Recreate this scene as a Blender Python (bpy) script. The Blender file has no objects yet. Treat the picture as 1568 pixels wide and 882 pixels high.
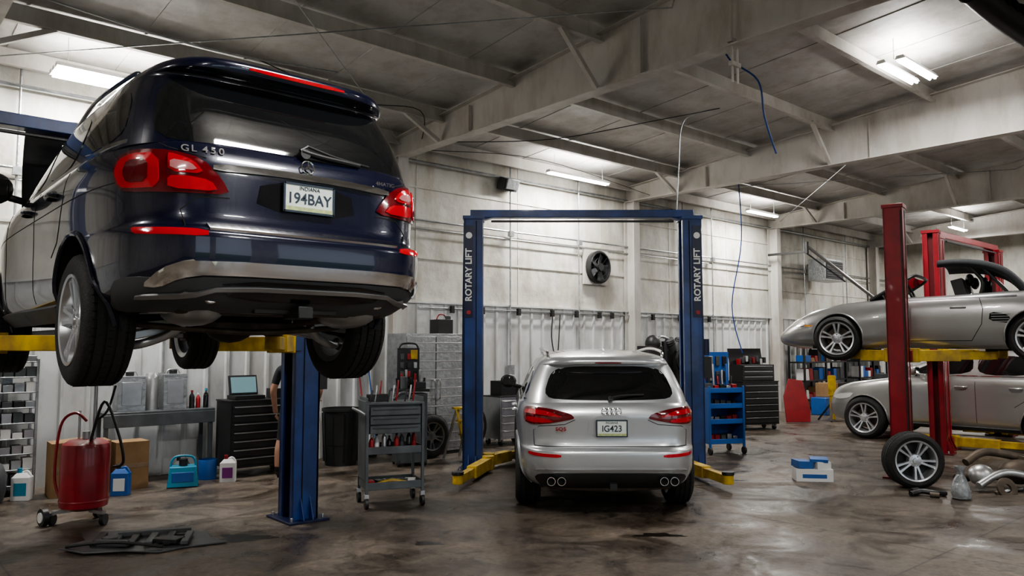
import bpy, bmesh, math, random
import numpy as np
from mathutils import Vector, Matrix, Euler
from mathutils.geometry import delaunay_2d_cdt
random.seed(7)
R=math.radians
COL=bpy.context.scene.collection
def W(X,Z): return (.751*X+.66*Z, -.66*X+.751*Z)
CAMZ=-41.3
# ---------------------------------------------------------------- materials
MC={}
def mk(name,col,rough=.5,metal=0,var=0,scale=5,bump=0,bscale=None,coat=0,emis=0,rvar=0,spec=.5,col2=None,grime=0):
    if name in MC: return MC[name]
    m=bpy.data.materials.new(name); m.use_nodes=True
    nt=m.node_tree; b=nt.nodes['Principled BSDF']
    b.inputs['Base Color'].default_value=(*col,1); b.inputs['Roughness'].default_value=rough
    b.inputs['Metallic'].default_value=metal
    b.inputs['Specular IOR Level'].default_value=spec
    if coat: b.inputs['Coat Weight'].default_value=coat; b.inputs['Coat Roughness'].default_value=.03
    if emis:
        b.inputs['Emission Color'].default_value=(*col,1); b.inputs['Emission Strength'].default_value=emis
    tc=nt.nodes.new('ShaderNodeTexCoord')
    n=nt.nodes.new('ShaderNodeTexNoise'); n.inputs['Scale'].default_value=scale; n.inputs['Detail'].default_value=5
    nt.links.new(tc.outputs['Object'],n.inputs['Vector'])
    r=nt.nodes.new('ShaderNodeValToRGB'); r.color_ramp.elements[0].position=.35; r.color_ramp.elements[1].position=.68
    v=var if var else .04
    c2=col2 if col2 else tuple(c*(1-v) for c in col)
    r.color_ramp.elements[0].color=(*c2,1); r.color_ramp.elements[1].color=(*col,1)
    nt.links.new(n.outputs['Fac'],r.inputs['Fac']); out=r.outputs['Color']
    if grime:
        mp=nt.nodes.new('ShaderNodeMapping'); mp.inputs['Scale'].default_value=(1,1,.35); nt.links.new(tc.outputs['Object'],mp.inputs['Vector'])
        n3=nt.nodes.new('ShaderNodeTexNoise'); n3.inputs['Scale'].default_value=2.6; n3.inputs['Detail'].default_value=9; n3.inputs['Roughness'].default_value=.68
        nt.links.new(mp.outputs['Vector'],n3.inputs['Vector'])
        r3=nt.nodes.new('ShaderNodeValToRGB'); r3.color_ramp.elements[0].position=.36; r3.color_ramp.elements[1].position=.56
        r3.color_ramp.elements[0].color=(.62,.57,.50,1); r3.color_ramp.elements[1].color=(1,1,1,1); nt.links.new(n3.outputs['Fac'],r3.inputs['Fac'])
        mx=nt.nodes.new('ShaderNodeMix'); mx.data_type='RGBA'; mx.blend_type='MULTIPLY'; mx.inputs['Factor'].default_value=grime
        nt.links.new(out,mx.inputs['A']); nt.links.new(r3.outputs['Color'],mx.inputs['B']); out=mx.outputs['Result']
    nt.links.new(out,b.inputs['Base Color'])
    if rvar:
        mr=nt.nodes.new('ShaderNodeMapRange'); mr.inputs['To Min'].default_value=max(0,rough-rvar); mr.inputs['To Max'].default_value=rough+rvar
        nt.links.new(n.outputs['Fac'],mr.inputs['Value']); nt.links.new(mr.outputs['Result'],b.inputs['Roughness'])
    if bump:
        n2=nt.nodes.new('ShaderNodeTexNoise'); n2.inputs['Scale'].default_value=bscale or scale*4; n2.inputs['Detail'].default_value=4
        nt.links.new(tc.outputs['Object'],n2.inputs['Vector'])
        bp=nt.nodes.new('ShaderNodeBump'); bp.inputs['Strength'].default_value=bump; bp.inputs['Distance'].default_value=.03
        nt.links.new(n2.outputs['Fac'],bp.inputs['Height']); nt.links.new(bp.outputs['Normal'],b.inputs['Normal'])
    MC[name]=m; return m
navy=mk('navy_paint',(.004,.006,.024),.22,.25,coat=1,scale=2)
silver=mk('silver_paint',(.56,.58,.60),.3,.65,coat=1,scale=2)
warmsilver=mk('warm_silver_paint',(.40,.395,.385),.32,.6,coat=1)
greysilver=mk('grey_silver_paint',(.38,.38,.375),.3,.7,coat=1)
glass=mk('tinted_glass',(.006,.007,.008),.04,0,coat=1,spec=.7)
blackp=mk('black_plastic',(.018,.018,.019),.45,var=.2)
gloss=mk('gloss_black',(.008,.008,.01),.12,coat=.5)
greyp=mk('grey_plastic',(.075,.08,.085),.5,var=.2)
under=mk('underbody_dark',(.035,.032,.03),.6,.2,var=.4)
rubber=mk('tire_rubber',(.016,.016,.016),.7,bump=.25,bscale=60)
rubin=mk('groove_black',(.003,.003,.003),.9)
chrome=mk('chrome',(.88,.88,.89),.10,1)
alu=mk('cast_aluminium',(.5,.5,.5),.38,.8,var=.2)
rimm=mk('rim_silver',(.62,.63,.65),.28,.8)
rimd=mk('rim_grey',(.3,.31,.32),.32,.8)
iron=mk('rusty_iron',(.14,.11,.085),.6,.6,var=.5,scale=8)
steel=mk('brushed_steel',(.5,.51,.52),.35,.9,var=.2)
redl=mk('red_lamp',(.42,.006,.015),.08,0,coat=1,emis=.06)
redd=mk('red_lamp_dark',(.12,.003,.007),.1,coat=1)
whitel=mk('clear_lamp',(.75,.72,.7),.12,.2,coat=1)
pinkl=mk('reverse_lens_reflection',(.42,.16,.17),.12,0,coat=1)  # reverse lamp lens with a pinkish reflection painted into its colour
amber=mk('amber_lamp',(.9,.35,.03),.15,coat=1)
white=mk('white_plastic',(.72,.72,.71),.4)
platew=mk('plate_white',(.66,.72,.68),.4,var=.12,scale=30)
plateg=mk('plate_yellowgreen',(.5,.56,.28),.4,var=.3,scale=40)
textd=mk('text_dark',(.015,.03,.05),.5)
blue=mk('lift_blue',(.012,.05,.21),.38,0,var=.45,scale=4,coat=.3,grime=.8)
dblue=mk('lift_label_navy',(.004,.008,.04),.35)
yellow=mk('arm_yellow',(.66,.45,.02),.45,var=.45,scale=6,col2=(.32,.2,.03),grime=.6)
red=mk('lift_red',(.30,.008,.018),.35,var=.25,coat=.3,grime=.6)
dred=mk('lift_red_dark',(.12,.006,.01),.4)
tankred=mk('tank_red',(.30,.01,.02),.35,var=.3,coat=.3,grime=.7)
cardb=mk('cardboard',(.30,.18,.085),.8,var=.25)
toolgrey=mk('cart_grey',(.12,.135,.145),.45,.3,var=.3,grime=.7)
skin=mk('skin',(.45,.25,.17),.55,var=.2,scale=12)
cloth=mk('black_cloth',(.018,.02,.024),.9,var=.3,scale=20)
hair=mk('hair_brown',(.05,.03,.02),.8,bump=.5,bscale=80)
steelpaint=mk('painted_steel_beige',(.57,.55,.52),.5,var=.15,scale=1.5,grime=.6)
galv=mk('galvanised',(.45,.47,.48),.35,.8,var=.3,scale=10,bump=.25,bscale=25)
blueplas=mk('blue_plastic',(.02,.10,.34),.4)
cyanp=mk('cyan_plastic',(.03,.22,.34),.4)
redp=mk('red_plastic',(.33,.015,.02),.4,var=.3)
purple=mk('purple_label',(.2,.03,.2),.4)
wood=mk('wood_top',(.3,.2,.12),.6,var=.3)
screen=mk('screen_glow',(.12,.2,.22),.2,emis=.6)
lamp=mk('tube_glow',(1,.98,.95),.3,emis=70)
hoseb=mk('blue_hose',(.02,.07,.3),.4)
# ---------------------------------------------------------------- mesh builder
def rotM(rot): return Euler([R(a) for a in rot]).to_matrix().to_4x4()
def TR(loc=(0,0,0),rot=(0,0,0)): return Matrix.Translation(loc)@rotM(rot)
def cat(pts,k=6):
    P=[Vector(p) for p in pts]
    if len(P)<3: return P
    out=[]
    for i in range(len(P)-1):
        p0=P[max(i-1,0)];p1=P[i];p2=P[i+1];p3=P[min(i+2,len(P)-1)]
        for j in range(k):
            t=j/k
            out.append(.5*((2*p1)+(p2-p0)*t+(2*p0-5*p1+4*p2-p3)*t*t+(3*p1-p0-3*p2+p3)*t**3))
    out.append(P[-1]); return out
class MB:
    def __init__(s): s.v=[];s.f=[];s.mi=[];s.mats=[]
    def slot(s,m):
        if m not in s.mats: s.mats.append(m)
        return s.mats.index(m)
    def add(s,V,F,m,X=None):
        o=len(s.v); k=s.slot(m)
        for p in V:
            p=Vector(p); s.v.append(X@p if X is not None else p)
        for f in F: s.f.append([i+o for i in f]); s.mi.append(k)
        return s
    def box(s,c,sz,m,rot=None,X=None,tp=1):
        a,b,d=[q/2 for q in sz]
        V=[(-a,-b,-d),(a,-b,-d),(a,b,-d),(-a,b,-d),(-a*tp,-b*tp,d),(a*tp,-b*tp,d),(a*tp,b*tp,d),(-a*tp,b*tp,d)]
        F=[(3,2,1,0),(4,5,6,7),(0,1,5,4),(1,2,6,5),(2,3,7,6),(3,0,4,7)]
        M=TR(c,rot or (0,0,0))
        return s.add(V,F,m,X@M if X is not None else M)
    def frame(s,p0,p1):
        p0=Vector(p0);p1=Vector(p1);d=p1-p0;L=d.length;z=d.normalized()
        up=Vector((0,0,1)) if abs(z.z)<.95 else Vector((0,1,0))
        x=up.cross(z).normalized(); y=z.cross(x)
        M=Matrix((x,y,z)).transposed().to_4x4(); M.translation=p0
        return M,L
    def beam(s,p0,p1,w,h,m):
        M,L=s.frame(p0,p1)
        return s.box((0,0,L/2),(w,h,L),m,X=M)
    def lathe(s,prof,m,X=None,n=24,closed=False):
        V=[];F=[];k=len(prof)
        for i in range(n):
            a=2*math.pi*i/n
            for r,z in prof: V.append((r*math.cos(a),r*math.sin(a),z))
        for i in range(n):
            j=(i+1)%n
            for q in range(k if closed else k-1):
                w=(q+1)%k
                F.append((i*k+q,j*k+q,j*k+w,i*k+w))
        return s.add(V,F,m,X)
    def cyl(s,p0,p1,r,m,r2=None,n=16,cap=True):
        M,L=s.frame(p0,p1); r2=r if r2 is None else r2
        V=[];F=[]
        for q,(rr,z) in enumerate(((r,0),(r2,L))):
            for i in range(n):
                a=2*math.pi*i/n; V.append((rr*math.cos(a),rr*math.sin(a),z))
        for i in range(n): F.append((i,(i+1)%n,n+(i+1)%n,n+i))
        if cap: F.append(list(range(n))[::-1]); F.append(list(range(n,2*n)))
        return s.add(V,F,m,M)
    def tube(s,pts,r,m,n=8,smooth=True,k=6):
        P=cat(pts,k) if smooth else [Vector(p) for p in pts]
        V=[];F=[];px=None
        for i,p in enumerate(P):
            d=(P[min(i+1,len(P)-1)]-P[max(i-1,0)]).normalized()
            if px is None:
                up=Vector((0,0,1)) if abs(d.z)<.9 else Vector((1,0,0)); px=up.cross(d).normalized()
            px=(px-d*px.dot(d)).normalized(); py=d.cross(px)
            for j in range(n):
                a=2*math.pi*j/n; V.append(p+px*r*math.cos(a)+py*r*math.sin(a))
        for i in range(len(P)-1):
            for j in range(n): F.append((i*n+j,i*n+(j+1)%n,(i+1)*n+(j+1)%n,(i+1)*n+j))
        F.append(list(range(n))[::-1]); F.append([(len(P)-1)*n+j for j in range(n)])
        return s.add(V,F,m)
    def prism(s,poly,h,m,X=None):
        n=len(poly); V=[(p[0],p[1],0) for p in poly]+[(p[0],p[1],h) for p in poly]
        F=[list(range(n))[::-1],list(range(n,2*n))]+[(i,(i+1)%n,n+(i+1)%n,n+i) for i in range(n)]
        return s.add(V,F,m,X)
    def sph(s,c,r,m,sc=(1,1,1),n=16):
        prof=[(r*math.sin(math.pi*i/(n//2)),-r*math.cos(math.pi*i/(n//2))) for i in range(n//2+1)]
        return s.lathe(prof,m,Matrix.Translation(c)@Matrix.Diagonal((*sc,1)),n)
    def build(s,name,parent=None,loc=(0,0,0),rotz=0,bevel=0,ang=35,seg=2):
        me=bpy.data.meshes.new(name); me.from_pydata([tuple(v) for v in s.v],[],s.f)
        for m in s.mats: me.materials.append(m)
        me.polygons.foreach_set('material_index',s.mi)
        bm=bmesh.new(); bm.from_mesh(me); bmesh.ops.recalc_face_normals(bm,faces=bm.faces); bm.to_mesh(me); bm.free()
        me.polygons.foreach_set('use_smooth',[True]*len(me.polygons)); me.set_sharp_from_angle(angle=R(ang))
        o=bpy.data.objects.new(name,me); COL.objects.link(o)
        o.location=loc; o.rotation_euler=(0,0,R(rotz))
        if parent: o.parent=parent
        if bevel:
            b=o.modifiers.new('bev','BEVEL'); b.width=bevel; b.segments=seg; b.limit_method='ANGLE'; b.angle_limit=R(40)
        return o
def empty(name,loc=(0,0,0),rotz=0):
    e=bpy.data.objects.new(name,None); COL.objects.link(e); e.location=loc; e.rotation_euler=(0,0,R(rotz)); e.empty_display_size=.2; return e
def text(s,size,loc,rot,m,parent=None,name='lettering',ext=.002,bold=0,sx=1):
    c=bpy.data.curves.new(name,'FONT'); c.body=s; c.size=size; c.extrude=ext; c.align_x='CENTER'; c.align_y='CENTER'; c.offset=bold
    t=bpy.data.objects.new('t',c); COL.objects.link(t)
    me=bpy.data.meshes.new_from_object(t); bpy.data.objects.remove(t)
    me.materials.clear(); me.materials.append(m)
    o=bpy.data.objects.new(name,me); COL.objects.link(o); o.location=loc; o.rotation_euler=[R(a) for a in rot]; o.scale=(sx,1,1)
    if parent: o.parent=parent
    return o
# ---------------------------------------------------------------- car tiers
def mono(xs,ys,x):
    n=len(xs); d=[(ys[i+1]-ys[i])/(xs[i+1]-xs[i]) for i in range(n-1)]
    m=[d[0]]+[0 if d[i-1]*d[i]<=0 else 2*d[i-1]*d[i]/(d[i-1]+d[i]) for i in range(1,n-1)]+[d[-1]]
    x=min(max(x,xs[0]),xs[-1]); i=min(int(np.searchsorted(xs,x,side='right')-1),n-2)
    h=xs[i+1]-xs[i]; t=(x-xs[i])/h
    return (2*t**3-3*t*t+1)*ys[i]+(t**3-2*t*t+t)*h*m[i]+(-2*t**3+3*t*t)*ys[i+1]+(t**3-t*t)*h*m[i+1]
class Tier:
    def __init__(s,rows,zb0,zt0,zbf=None,ztf=None,taper=None):
        s.rows=[((r[0]-zb0)/(zt0-zb0),)+tuple(r[1:]) for r in rows]
        s.zbf=zbf or (lambda y:zb0+0*y); s.ztf=ztf or (lambda y:zt0+0*y); s.tap=taper or (lambda y:1+0*y)
        s.n=len(rows); s.idx=list(range(s.n)); s.cols=list(zip(*s.rows)); s.cache={}
        s.qt=[i/20 for i in range((s.n-1)*20+1)]; s.tt=[mono(s.idx,s.cols[0],q) for q in s.qt]
    def ring(s,q,phi):
        t,yr,yf,w,er,ef=[mono(s.idx,c,q) for c in s.cols]
        yc=(yr+yf)/2;L=(yf-yr)/2
        sn=np.sin(phi);cs=np.cos(phi); e=np.where(cs>0,er,ef)
        r=(np.abs(sn)**e+np.abs(cs)**e)**(-1/e)
        x=w*r*sn; y=yc-L*r*cs; x=x*s.tap(y)
        z=s.zbf(y)+t*(s.ztf(y)-s.zbf(y))
        return x,y,z
    def half(s,q):
        q=round(q,3)
        if q not in s.cache:
            x,y,z=s.ring(q,np.linspace(0,math.pi,241))
            a=np.concatenate([[0],np.cumsum(np.hypot(np.diff(x),np.diff(y)))])
            s.cache[q]=(x,y,z,a)
        return s.cache[q]
    def pos(s,mode,u,z,side=1):
        yref=u if mode=='y' else s.rows[0][1]
        zb=float(s.zbf(np.float64(yref))); zt=float(s.ztf(np.float64(yref)))
        t=(z-zb)/(zt-zb); q=float(np.interp(t,s.tt,s.qt))
        x,y,_,a=s.half(q)
        if mode=='y':
            return Vector((side*float(np.interp(u,y,x)),u,z))
        sg=1 if u>=0 else -1
        if mode=='a': return Vector((sg*float(np.interp(abs(u),a,x)),float(np.interp(abs(u),a,y)),z))
        k=int(np.argmax(x)); return Vector((u,float(np.interp(abs(u),x[:k+1],y[:k+1])),z))
    def mesh(s,name,mats,nr=120,sub=3,parent=None,arches=None):
        dense=np.linspace(-math.pi,math.pi,1201)
        V=[];F=[];rings=[]
        nq=(s.n-1)*sub+1
        for k in range(nq):
            q=k/sub; x,y,z=s.ring(q,dense)
            dx=np.diff(x);dy=np.diff(y); ds=np.hypot(dx,dy); an=np.unwrap(np.arctan2(dy,dx)); tu=np.abs(np.diff(an,append=an[-1]))
            msr=ds/ds.sum()+1.2*tu/tu.sum(); cum=np.concatenate([[0],np.cumsum(msr)])
            tg=np.linspace(0,cum[-1],nr+1)[:-1]
            ph=np.interp(tg,cum,dense); x,y,z=s.ring(q,ph)
            V+= [tuple(map(float,p)) for p in zip(x,y,z)]
        for k in range(nq-1):
            for i in range(nr):
                j=(i+1)%nr; F.append((k*nr+i,k*nr+j,(k+1)*nr+j,(k+1)*nr+i))
        F.append(list(range(nr))[::-1]); F.append([(nq-1)*nr+i for i in range(nr)])
        b=MB(); b.add(V,F,mats[0])
        for m in mats[1:]: b.slot(m)
        o=b.build(name,None,ang=50)
        if arches:
            c=MB(); c.slot(mats[0])
            for (yy,zz,rr) in arches:
                for sd in (-1,1):
                    c.cyl((sd*.62,yy,zz),(sd*1.3,yy,zz),rr,mats[1],n=48)
            co=c.build('cutter')
            md=o.modifiers.new('b','BOOLEAN'); md.operation='DIFFERENCE'; md.object=co; md.solver='EXACT'
            dg=bpy.context.evaluated_depsgraph_get(); dg.update()
            me=bpy.data.meshes.new_from_object(o.evaluated_get(dg)); o.modifiers.clear(); o.data=me
            me.polygons.foreach_set('use_smooth',[True]*len(me.polygons)); me.set_sharp_from_angle(angle=R(40))
            bpy.data.objects.remove(co)
        if parent: o.parent=parent
        return o
def chaikin(p,k):
    for _ in range(k):
        q=[]
        for i in range(len(p)):
            a=p[i];b=p[(i+1)%len(p)]
            q+= [(a[0]*.8+b[0]*.2,a[1]*.8+b[1]*.2),(a[0]*.2+b[0]*.8,a[1]*.2+b[1]*.8)]
        p=q
    return p
def panel(tier,mode,poly,m,name,parent,off=.004,depth=.012,side=1,k=2,g=.05,mirror=False):
    if mirror:
        if mode=='y': panel(tier,mode,poly,m,name,parent,off,depth,-side,k,g)
        else: panel(tier,mode,[(-a,b) for a,b in poly],m,name,parent,off,depth,side,k,g)
    p=chaikin(list(poly),k)
    A=sum(p[i][0]*p[(i+1)%len(p)][1]-p[(i+1)%len(p)][0]*p[i][1] for i in range(len(p)))
    if A<0: p=p[::-1]
    d=[]
    for i in range(len(p)):
        a=Vector(p[i]);b=Vector(p[(i+1)%len(p)]); n=max(1,int((b-a).length/g))
        if (b-a).length<1e-5: continue
        for j in range(n): d.append(a.lerp(b,j/n))
    nb=len(d); us=[q[0] for q in d]; zs=[q[1] for q in d]
    pts=list(d); gu=min(us)+g/2
    while gu<max(us):
        gz=min(zs)+g/2
        while gz<max(zs): pts.append(Vector((gu,gz))); gz+=g
        gu+=g
    vs,es,fs,*_=delaunay_2d_cdt(pts,[],[list(range(nb))],1,1e-6)
    bm=bmesh.new(); bv=[bm.verts.new(tier.pos(mode,q[0],q[1],side)) for q in vs]
    for f in fs:
        try: bm.faces.new([bv[i] for i in f])
        except: pass
    loose=[v for v in bm.verts if not v.link_faces]; bmesh.ops.delete(bm,geom=loose,context='VERTS')
    bmesh.ops.recalc_face_normals(bm,faces=bm.faces); bm.normal_update()
    c=Vector((0,(tier.rows[0][1]+tier.rows[0][2])/2,1)); sgn=0
    for f in bm.faces: 
        cc=f.calc_center_median()-c; cc.y*=.3 if mode=='y' else 1; sgn+=f.normal.dot(cc)*f.calc_area()
    s=1 if sgn>0 else -1
    if s<0:
        bmesh.ops.reverse_faces(bm,faces=bm.faces); bm.normal_update()
    nm={v:v.normal.copy() for v in bm.verts}
    for v in bm.verts: v.co+=nm[v]*off
    be=[e for e in bm.edges if len(e.link_faces)==1]
    ex=bmesh.ops.extrude_edge_only(bm,edges=be)
    for v in [x for x in ex['geom'] if isinstance(x,bmesh.types.BMVert)]:
        best=min(nm.keys(),key=lambda w:(w.co-v.co).length_squared); v.co-=nm[best]*depth
    me=bpy.data.meshes.new(name); bm.to_mesh(me); bm.free(); me.materials.append(m)
    me.polygons.foreach_set('use_smooth',[True]*len(me.polygons)); me.set_sharp_from_angle(angle=R(45))
    o=bpy.data.objects.new(name,me); COL.objects.link(o); o.parent=parent; return o
def ribbon(pts,w):
    P=[Vector(p) for p in pts]; L=[];Rr=[]
    for i,p in enumerate(P):
        d=(P[min(i+1,len(P)-1)]-P[max(i-1,0)]).normalized(); n=Vector((-d.y,d.x))*w/2
        L.append(tuple(p+n)); Rr.append(tuple(p-n))
    return L+Rr[::-1]
def wheel(name,parent,loc,Rr,Wd,rim,ns,rm,side=1,twin=True,rotx=0,rotz=0,z0=0,disc=True):
    b=MB(); X=Matrix.Rotation(R(90*side),4,'Y')@Matrix.Rotation(R(z0),4,'Z')
    h=Wd/2
    pr=[(rim,-h+.02),(rim+.015,-h+.004),((Rr+rim)/2,-h-.006),(Rr-.03,-h+.008),(Rr-.012,-h+.02),(Rr-.003,-h+.04)]
    gs=[-.3,-.1,.1,.3]
    for g in gs:
        c=g*Wd; pr+=[(Rr,c-.007),(Rr-.009,c-.005),(Rr-.009,c+.005),(Rr,c+.007)]
    pr+=[(Rr-.003,h-.04),(Rr-.012,h-.02),(Rr-.03,h-.008),((Rr+rim)/2,h+.006),(rim+.015,h-.004),(rim,h-.02),(rim-.01,0)]
    b.lathe(pr,rubber,X,48,closed=True)
    for i in range(52):
        a=2*math.pi*i/52
        for sg in (-1,0,1):
            M=X@Matrix.Rotation(a+sg*.03,4,'Z')@Matrix.Translation((Rr-.004,0,sg*(h-.052)))
            b.box((0,0,0),(.009,.005,.028),rubin,X=M)
    b.lathe([(rim+.012,h-.006),(rim+.010,h+.001),(rim-.008,h-.004),(rim-.014,h-.02),(rim-.03,h-.07),(rim-.035,-h+.03),(rim+.01,-h+.01)],rm,X,48)
    if disc:
        b.lathe([(0,h-.14),(rim*.72,h-.14),(rim*.72,h-.17),(0,h-.17)],iron,X,32)
    else: b.lathe([(0,-.02),(rim-.03,-.02),(rim-.03,-.04),(0,-.04)],blackp,X,32)
    b.lathe([(0,h-.018),(.03,h-.02),(.034,h-.03),(.075,h-.035),(.085,h-.06),(.08,h-.12)],rm,X,24)
    for i in range(5):
        a=2*math.pi*i/5; M=X@Matrix.Rotation(a,4,'Z'); b.cyl(M@Vector((.056,0,h-.05)),M@Vector((.056,0,h-.028)),.009,chrome,n=8)
    for i in range(ns):
        offs=[(-.14,-.10),(.14,.10)] if twin else [(0,0)]
        for (o0,o1) in offs:
            M=X@Matrix.Rotation(2*math.pi*i/ns+ (o0*1.25 if twin else 0),4,'Z')
            w0=.020 if twin else .032; w1=.015 if twin else .024
            L0=.06;L1=rim-.012
            V=[]
            for (xx,ww,zz) in ((L0,w0,h-.036),((L0+L1)/2,w1,h-.024),(L1,w1*1.5,h-.014)):
                V+=[(xx,-ww,zz-.04),(xx,-ww*.7,zz),(xx,ww*.7,zz),(xx,ww,zz-.04)]
            F=[(0,1,2,3),(11,10,9,8)]
            for q in (0,4):
                for j in range(4): F.append((q+j,q+4+j,q+4+(j+1)%4,q+(j+1)%4))
            b.add(V,F,rm,M)
    o=b.build(name,parent,loc); o.rotation_euler=(0,R(rotx),R(rotz)); return o
def plate(parent,loc,rotx,txt,st,rotz=0):
    b=MB(); b.box((0,0,0),(.305,.006,.155),platew); b.box((0,-.004,-.06),(.29,.003,.022),plateg); 
    for s_ in (-1,1): b.box((s_*.149,-.002,0),(.012,.012,.163),textd)
    b.box((0,-.002,.078),(.305,.012,.01),textd); b.box((0,-.002,-.078),(.305,.012,.01),textd)
    o=b.build('license_plate',parent,loc); o.rotation_euler=(R(rotx),0,R(rotz))
    text(txt,.085,(0,-.005,-.004),(90,0,0),textd,o,'plate_number',.001,.001,.95)
    text(st,.03,(0,-.005,.055),(90,0,0),textd,o,'plate_state',.001)
def ring_obj(name,parent,loc,r,t,m,rot=(90,0,0),star=False):
    b=MB(); pr=[(r+t*math.cos(a),t*math.sin(a)) for a in [i*math.pi/4 for i in range(8)]]
    b.lathe(pr,m,None,28,closed=True)
    if star:
        for i in range(3):
            a=math.pi/2+i*2*math.pi/3; b.prism([(0.009*math.cos(a+1.57),.009*math.sin(a+1.57)),(.009*math.cos(a-1.57),.009*math.sin(a-1.57)),(r*math.cos(a),r*math.sin(a))],.006,m)
    o=b.build(name,parent,loc); o.rotation_euler=[R(a) for a in rot]; return o
# ================================================================ BIG SUV ON LIFT
def big_suv():
    P=empty('suv_car',(1.97,5.03,1.585),0)
    tap=lambda y:1-.012*np.clip(y-1.5,0,9)**2
    ztf=lambda y:np.interp(y,[-2,2.35,2.6,3.4,3.95],[1.24,1.24,1.21,1.14,1.0])
    lo=Tier([(.34,-.82,3.75,.84,5.5,4),(.39,-.98,3.86,.90,5.5,4),(.46,-1.07,3.92,.935,6,4),(.55,-1.115,3.95,.955,6,4),(.66,-1.13,3.97,.96,6,4),(.735,-1.13,3.97,.962,6,4),(.765,-1.10,3.96,.962,6,4),(.785,-1.055,3.96,.962,6,4),
        (.86,-1.04,3.95,.963,6,4),(1.0,-1.04,3.93,.967,6,4),(1.08,-1.04,3.9,.965,6,4),(1.15,-1.025,3.86,.955,6,4),(1.20,-1.0,3.8,.94,6,4),(1.24,-.965,3.7,.915,6,4),(1.248,-.85,3.5,.8,6,4),(1.25,0,2.2,.3,4,4),(1.251,.9,1.1,.02,2,2)],.34,1.24,ztf=ztf,taper=tap)
    up=Tier([(1.22,-.968,2.65,.920,6,5),(1.32,-.935,2.45,.895,6,5),(1.45,-.875,2.15,.855,6,5),(1.57,-.81,1.9,.81,6,5),(1.645,-.765,1.72,.775,6,5),(1.665,-.78,1.68,.765,6,5),(1.68,-.89,1.62,.755,5,5),(1.725,-.90,1.55,.72,5,5),(1.76,-.84,1.45,.66,5,5),(1.79,-.6,1.25,.52,4,4),(1.81,-.2,1.0,.3,3,3),(1.82,.5,.7,.02,2,2)],1.22,1.79,
        ztf=lambda y:1.785+.03*np.cos((y-.6)*.9),taper=tap)
    lo.mesh('body',[navy,under],parent=P,arches=[(0,.37,.44),(3.075,.37,.44)])
    up.mesh('greenhouse',[navy,under],parent=P)
    pn=lambda *a,**k:panel(*a,**k)
    pn(up,'a',[(-.82,1.235),(-.3,1.225),(.3,1.225),(.82,1.235),(.74,1.61),(.4,1.65),(-.4,1.65),(-.74,1.61)],glass,'rear_window',P,k=2)
    pn(up,'a',[(-.3,1.70),(.3,1.70),(.29,1.72),(-.29,1.72)],redl,'high_brake_light',P,k=1,off=.008)
    for nm,q in (('rear_quarter_window',[(-.62,1.27),(.12,1.27),(.16,1.60),(-.40,1.62),(-.55,1.5)]),('rear_door_window',[(.22,1.27),(1.08,1.27),(1.08,1.64),(.25,1.62)]),('front_door_window',[(1.17,1.27),(2.28,1.27),(1.95,1.45),(1.72,1.58),(1.17,1.64)])):
        pn(up,'y',q,glass,nm,P,mirror=True,k=2)
    pn(up,'y',ribbon([(-.66,1.25),(2.3,1.25)],.02),chrome,'belt_trim',P,mirror=True,k=0,g=.1)
    tl=[(.44,.955),(.48,1.03),(.58,1.13),(.72,1.165),(.92,1.18),(1.06,1.16),(1.12,1.09),(1.08,1.0),(.98,.955),(.7,.945)]
    pn(lo,'a',tl,redd,'tail_lamp',P,off=.012,depth=.03,mirror=True,k=1)
    pn(lo,'a',[(.50,.965),(.54,1.02),(.66,1.035),(.74,1.03),(.74,.965)],redl,'tail_lamp_low',P,off=.02,mirror=True,k=1)
    pn(lo,'a',[(.57,1.05),(.62,1.115),(.72,1.145),(.74,1.145),(.74,1.05)],redl,'tail_lamp_up',P,off=.02,mirror=True,k=1)
    pn(lo,'a',[(.60,1.065),(.635,1.10),(.73,1.115),(.73,1.065)],pinkl,'reverse_lamp',P,off=.024,mirror=True,k=1)
    pn(lo,'a',[(.78,.97),(.79,1.15),(.95,1.155),(1.05,1.13),(1.09,1.07),(1.03,.985),(.93,.97)],redl,'tail_lamp_outer',P,off=.02,mirror=True,k=1)
    pn(lo,'a',[(.84,1.0),(.84,1.12),(.98,1.12),(1.01,1.06),(.97,1.0)],redd,'tail_lamp_core',P,off=.023,mirror=True,k=1)
    pn(lo,'a',ribbon([(-.53,1.09),(-.2,1.105),(.2,1.105),(.53,1.09)],.036),chrome,'hatch_chrome_strip',P,off=.018,depth=.03,k=1)
    pn(lo,'a',[(-.30,.90),(-.27,1.06),(.27,1.06),(.30,.90)],gloss,'plate_recess',P,off=.003,k=1)
    plate(P,(0,-1.062,.985),0,'194BAY','INDIANA')
    for s_ in (-1,1):
        pn(lo,'a',ribbon([(s_*.44,.94),(s_*.60,.93),(s_*.68,.86),(s_*.66,.78)],.006),rubin,'hatch_seam',P,off=.002,depth=.006,k=0)
        pn(lo,'a',ribbon([(s_*.56,1.14),(s_*.74,1.19),(s_*.80,1.23)],.006),rubin,'hatch_seam_upper',P,off=.002,depth=.006,k=0)
    pn(lo,'a',ribbon([(-.56,.772),(.56,.772)],.034),chrome,'sill_chrome',P,off=.012,depth=.03,k=0)
    pn(lo,'a',ribbon([(.57,.735),(.84,.74),(.98,.75)],.036),redl,'bumper_reflector',P,off=.006,mirror=True,k=1)
    pn(lo,'a',[(-.98,.52),(-.7,.50),(-.55,.52),(.55,.52),(.7,.50),(.98,.52),(1.15,.50),(1.15,.37),(.9,.35),(-.9,.35),(-1.15,.37),(-1.15,.50)],greyp,'bumper_valance',P,off=.008,depth=.03,k=1)
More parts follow.
